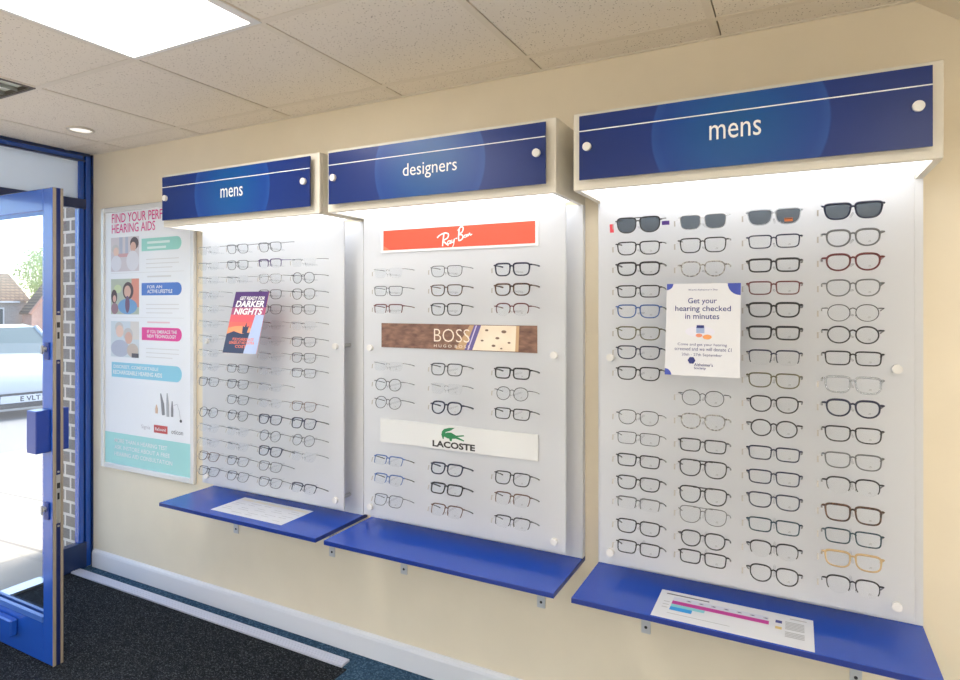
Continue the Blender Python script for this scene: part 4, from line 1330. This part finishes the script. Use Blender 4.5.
for s, ye in ((-1, y0), (1, y1)):
    m.tube([(gx + 0.22, ye + s * 0.25, ze - 0.22), (gx + 0.22, ym, zt)], 0.1, mat('salmon_barge', rgb(206, 150, 126), 0.6), 6)
m.build('barge_board', g)
p_ = MB()
py0, py1, pm, pz = 23.9, 26.6, 25.25, 1.55
p_.add([(gx + 0.9, py0, 0.55), (gx + 0.9, py1, 0.55), (gx + 0.9, pm, pz), (gx, py0, 0.55), (gx, py1, 0.55), (gx, pm, pz)], [(0, 1, 2), (5, 4, 3), (0, 2, 5, 3), (1, 4, 5, 2), (0, 3, 4, 1)], M_barge)
p_.build('porch', g)
MB().box(gx, gx + 0.06, 24.15, 24.75, hz0, 0.5, mat('green_door', rgb(96, 138, 118), 0.5)).build('front_door', g)

# tree behind the houses
tr = thing('tree', 'yellow-green leafy tree standing behind the houses across the street', 'tree', (-68, 34.0, gz(-68)))
m = MB()
m.tube([(-68, 34, gz(-68)), (-67.9, 34.1, 1.5), (-68.1, 34, 4.5), (-68, 34.2, 7.2)], [0.32, 0.26, 0.18, 0.06], mat('bark', rgb(96, 82, 70), 0.9), 10)
for k in range(7):
    a = k * 0.9
    m.tube([(-68, 34, 2.6 + k * 0.5), (-68 + 1.2 * math.cos(a), 34 + 1.2 * math.sin(a), 3.8 + k * 0.5)], [0.09, 0.03], MATS['bark'], 6)
m.build('trunk', tr)
m = MB()
lf = noisy('yellow_green_leaves', rgb(150, 168, 70), rgb(196, 204, 116), 1.5, 0.7)
for k in range(5200):
    while True:
        p = Vector((random.uniform(-1, 1), random.uniform(-1, 1), random.uniform(-1, 1)))
        if 0.25 < p.length < 1 + 0.12 * math.sin(p.x * 9 + p.z * 7):
            break
    ctr = Vector((-68 + p.x * 2.6, 34.0 + p.y * 3.4, 4.6 + p.z * 3.0))
    e = Euler((random.uniform(0, 6.3), random.uniform(0, 6.3), random.uniform(0, 6.3))).to_matrix()
    s = random.uniform(0.10, 0.2)
    m.add([tuple(ctr + e @ Vector(q)) for q in ((-s, 0, 0), (0, -s * 0.5, 0.02), (s, 0, 0), (0, s * 0.5, 0.02))], [(0, 1, 2, 3)], lf)
m.build('foliage', tr)

# ------------------------------------------------------------------ daylight
wd = bpy.data.worlds.new('world')
SC.world = wd
wd.use_nodes = True
nt = wd.node_tree
bg = nt.nodes['Background']
sk = nt.nodes.new('ShaderNodeTexSky')
sk.sky_type = 'NISHITA'
sk.sun_disc = False
sk.sun_elevation = math.radians(42)
sk.sun_rotation = math.radians(-10)
sk.dust_density = 2.0
sk.air_density = 0.8
nt.links.new(sk.outputs['Color'], bg.inputs['Color'])
bg.inputs['Strength'].default_value = 0.5
sl = bpy.data.lights.new('sun', 'SUN')
sl.energy = 3.4
sl.angle = math.radians(0.6)
sl.color = (1.0, 0.95, 0.88)
so = bpy.data.objects.new('sun', sl)
COL.objects.link(so)
dirv = Vector((-0.10, -0.75, -0.68))
so.rotation_euler = dirv.to_track_quat('-Z', 'Y').to_euler()
so.location = (2, 8, 8)

# ------------------------------------------------------------------ camera
cd = bpy.data.cameras.new('camera')
co = bpy.data.objects.new('camera', cd)
COL.objects.link(co)
co.location = (0, -2.05, 1.465)
co.rotation_euler = (math.radians(90), 0, math.atan2(316, 611))
cd.sensor_width = 36
cd.lens = 36 * 611 / 960
cd.shift_y = -36 / 960
cd.clip_start = 0.02
cd.clip_end = 400
SC.camera = co

SC.view_settings.view_transform = 'Standard'
SC.view_settings.look = 'None'
SC.view_settings.gamma = 1
SC.view_settings.exposure = 0.62
SC.view_settings.use_curve_mapping = False
for o in bpy.data.objects:
    for k in ('_own', '_base'):
        if k in o:
            del o[k]
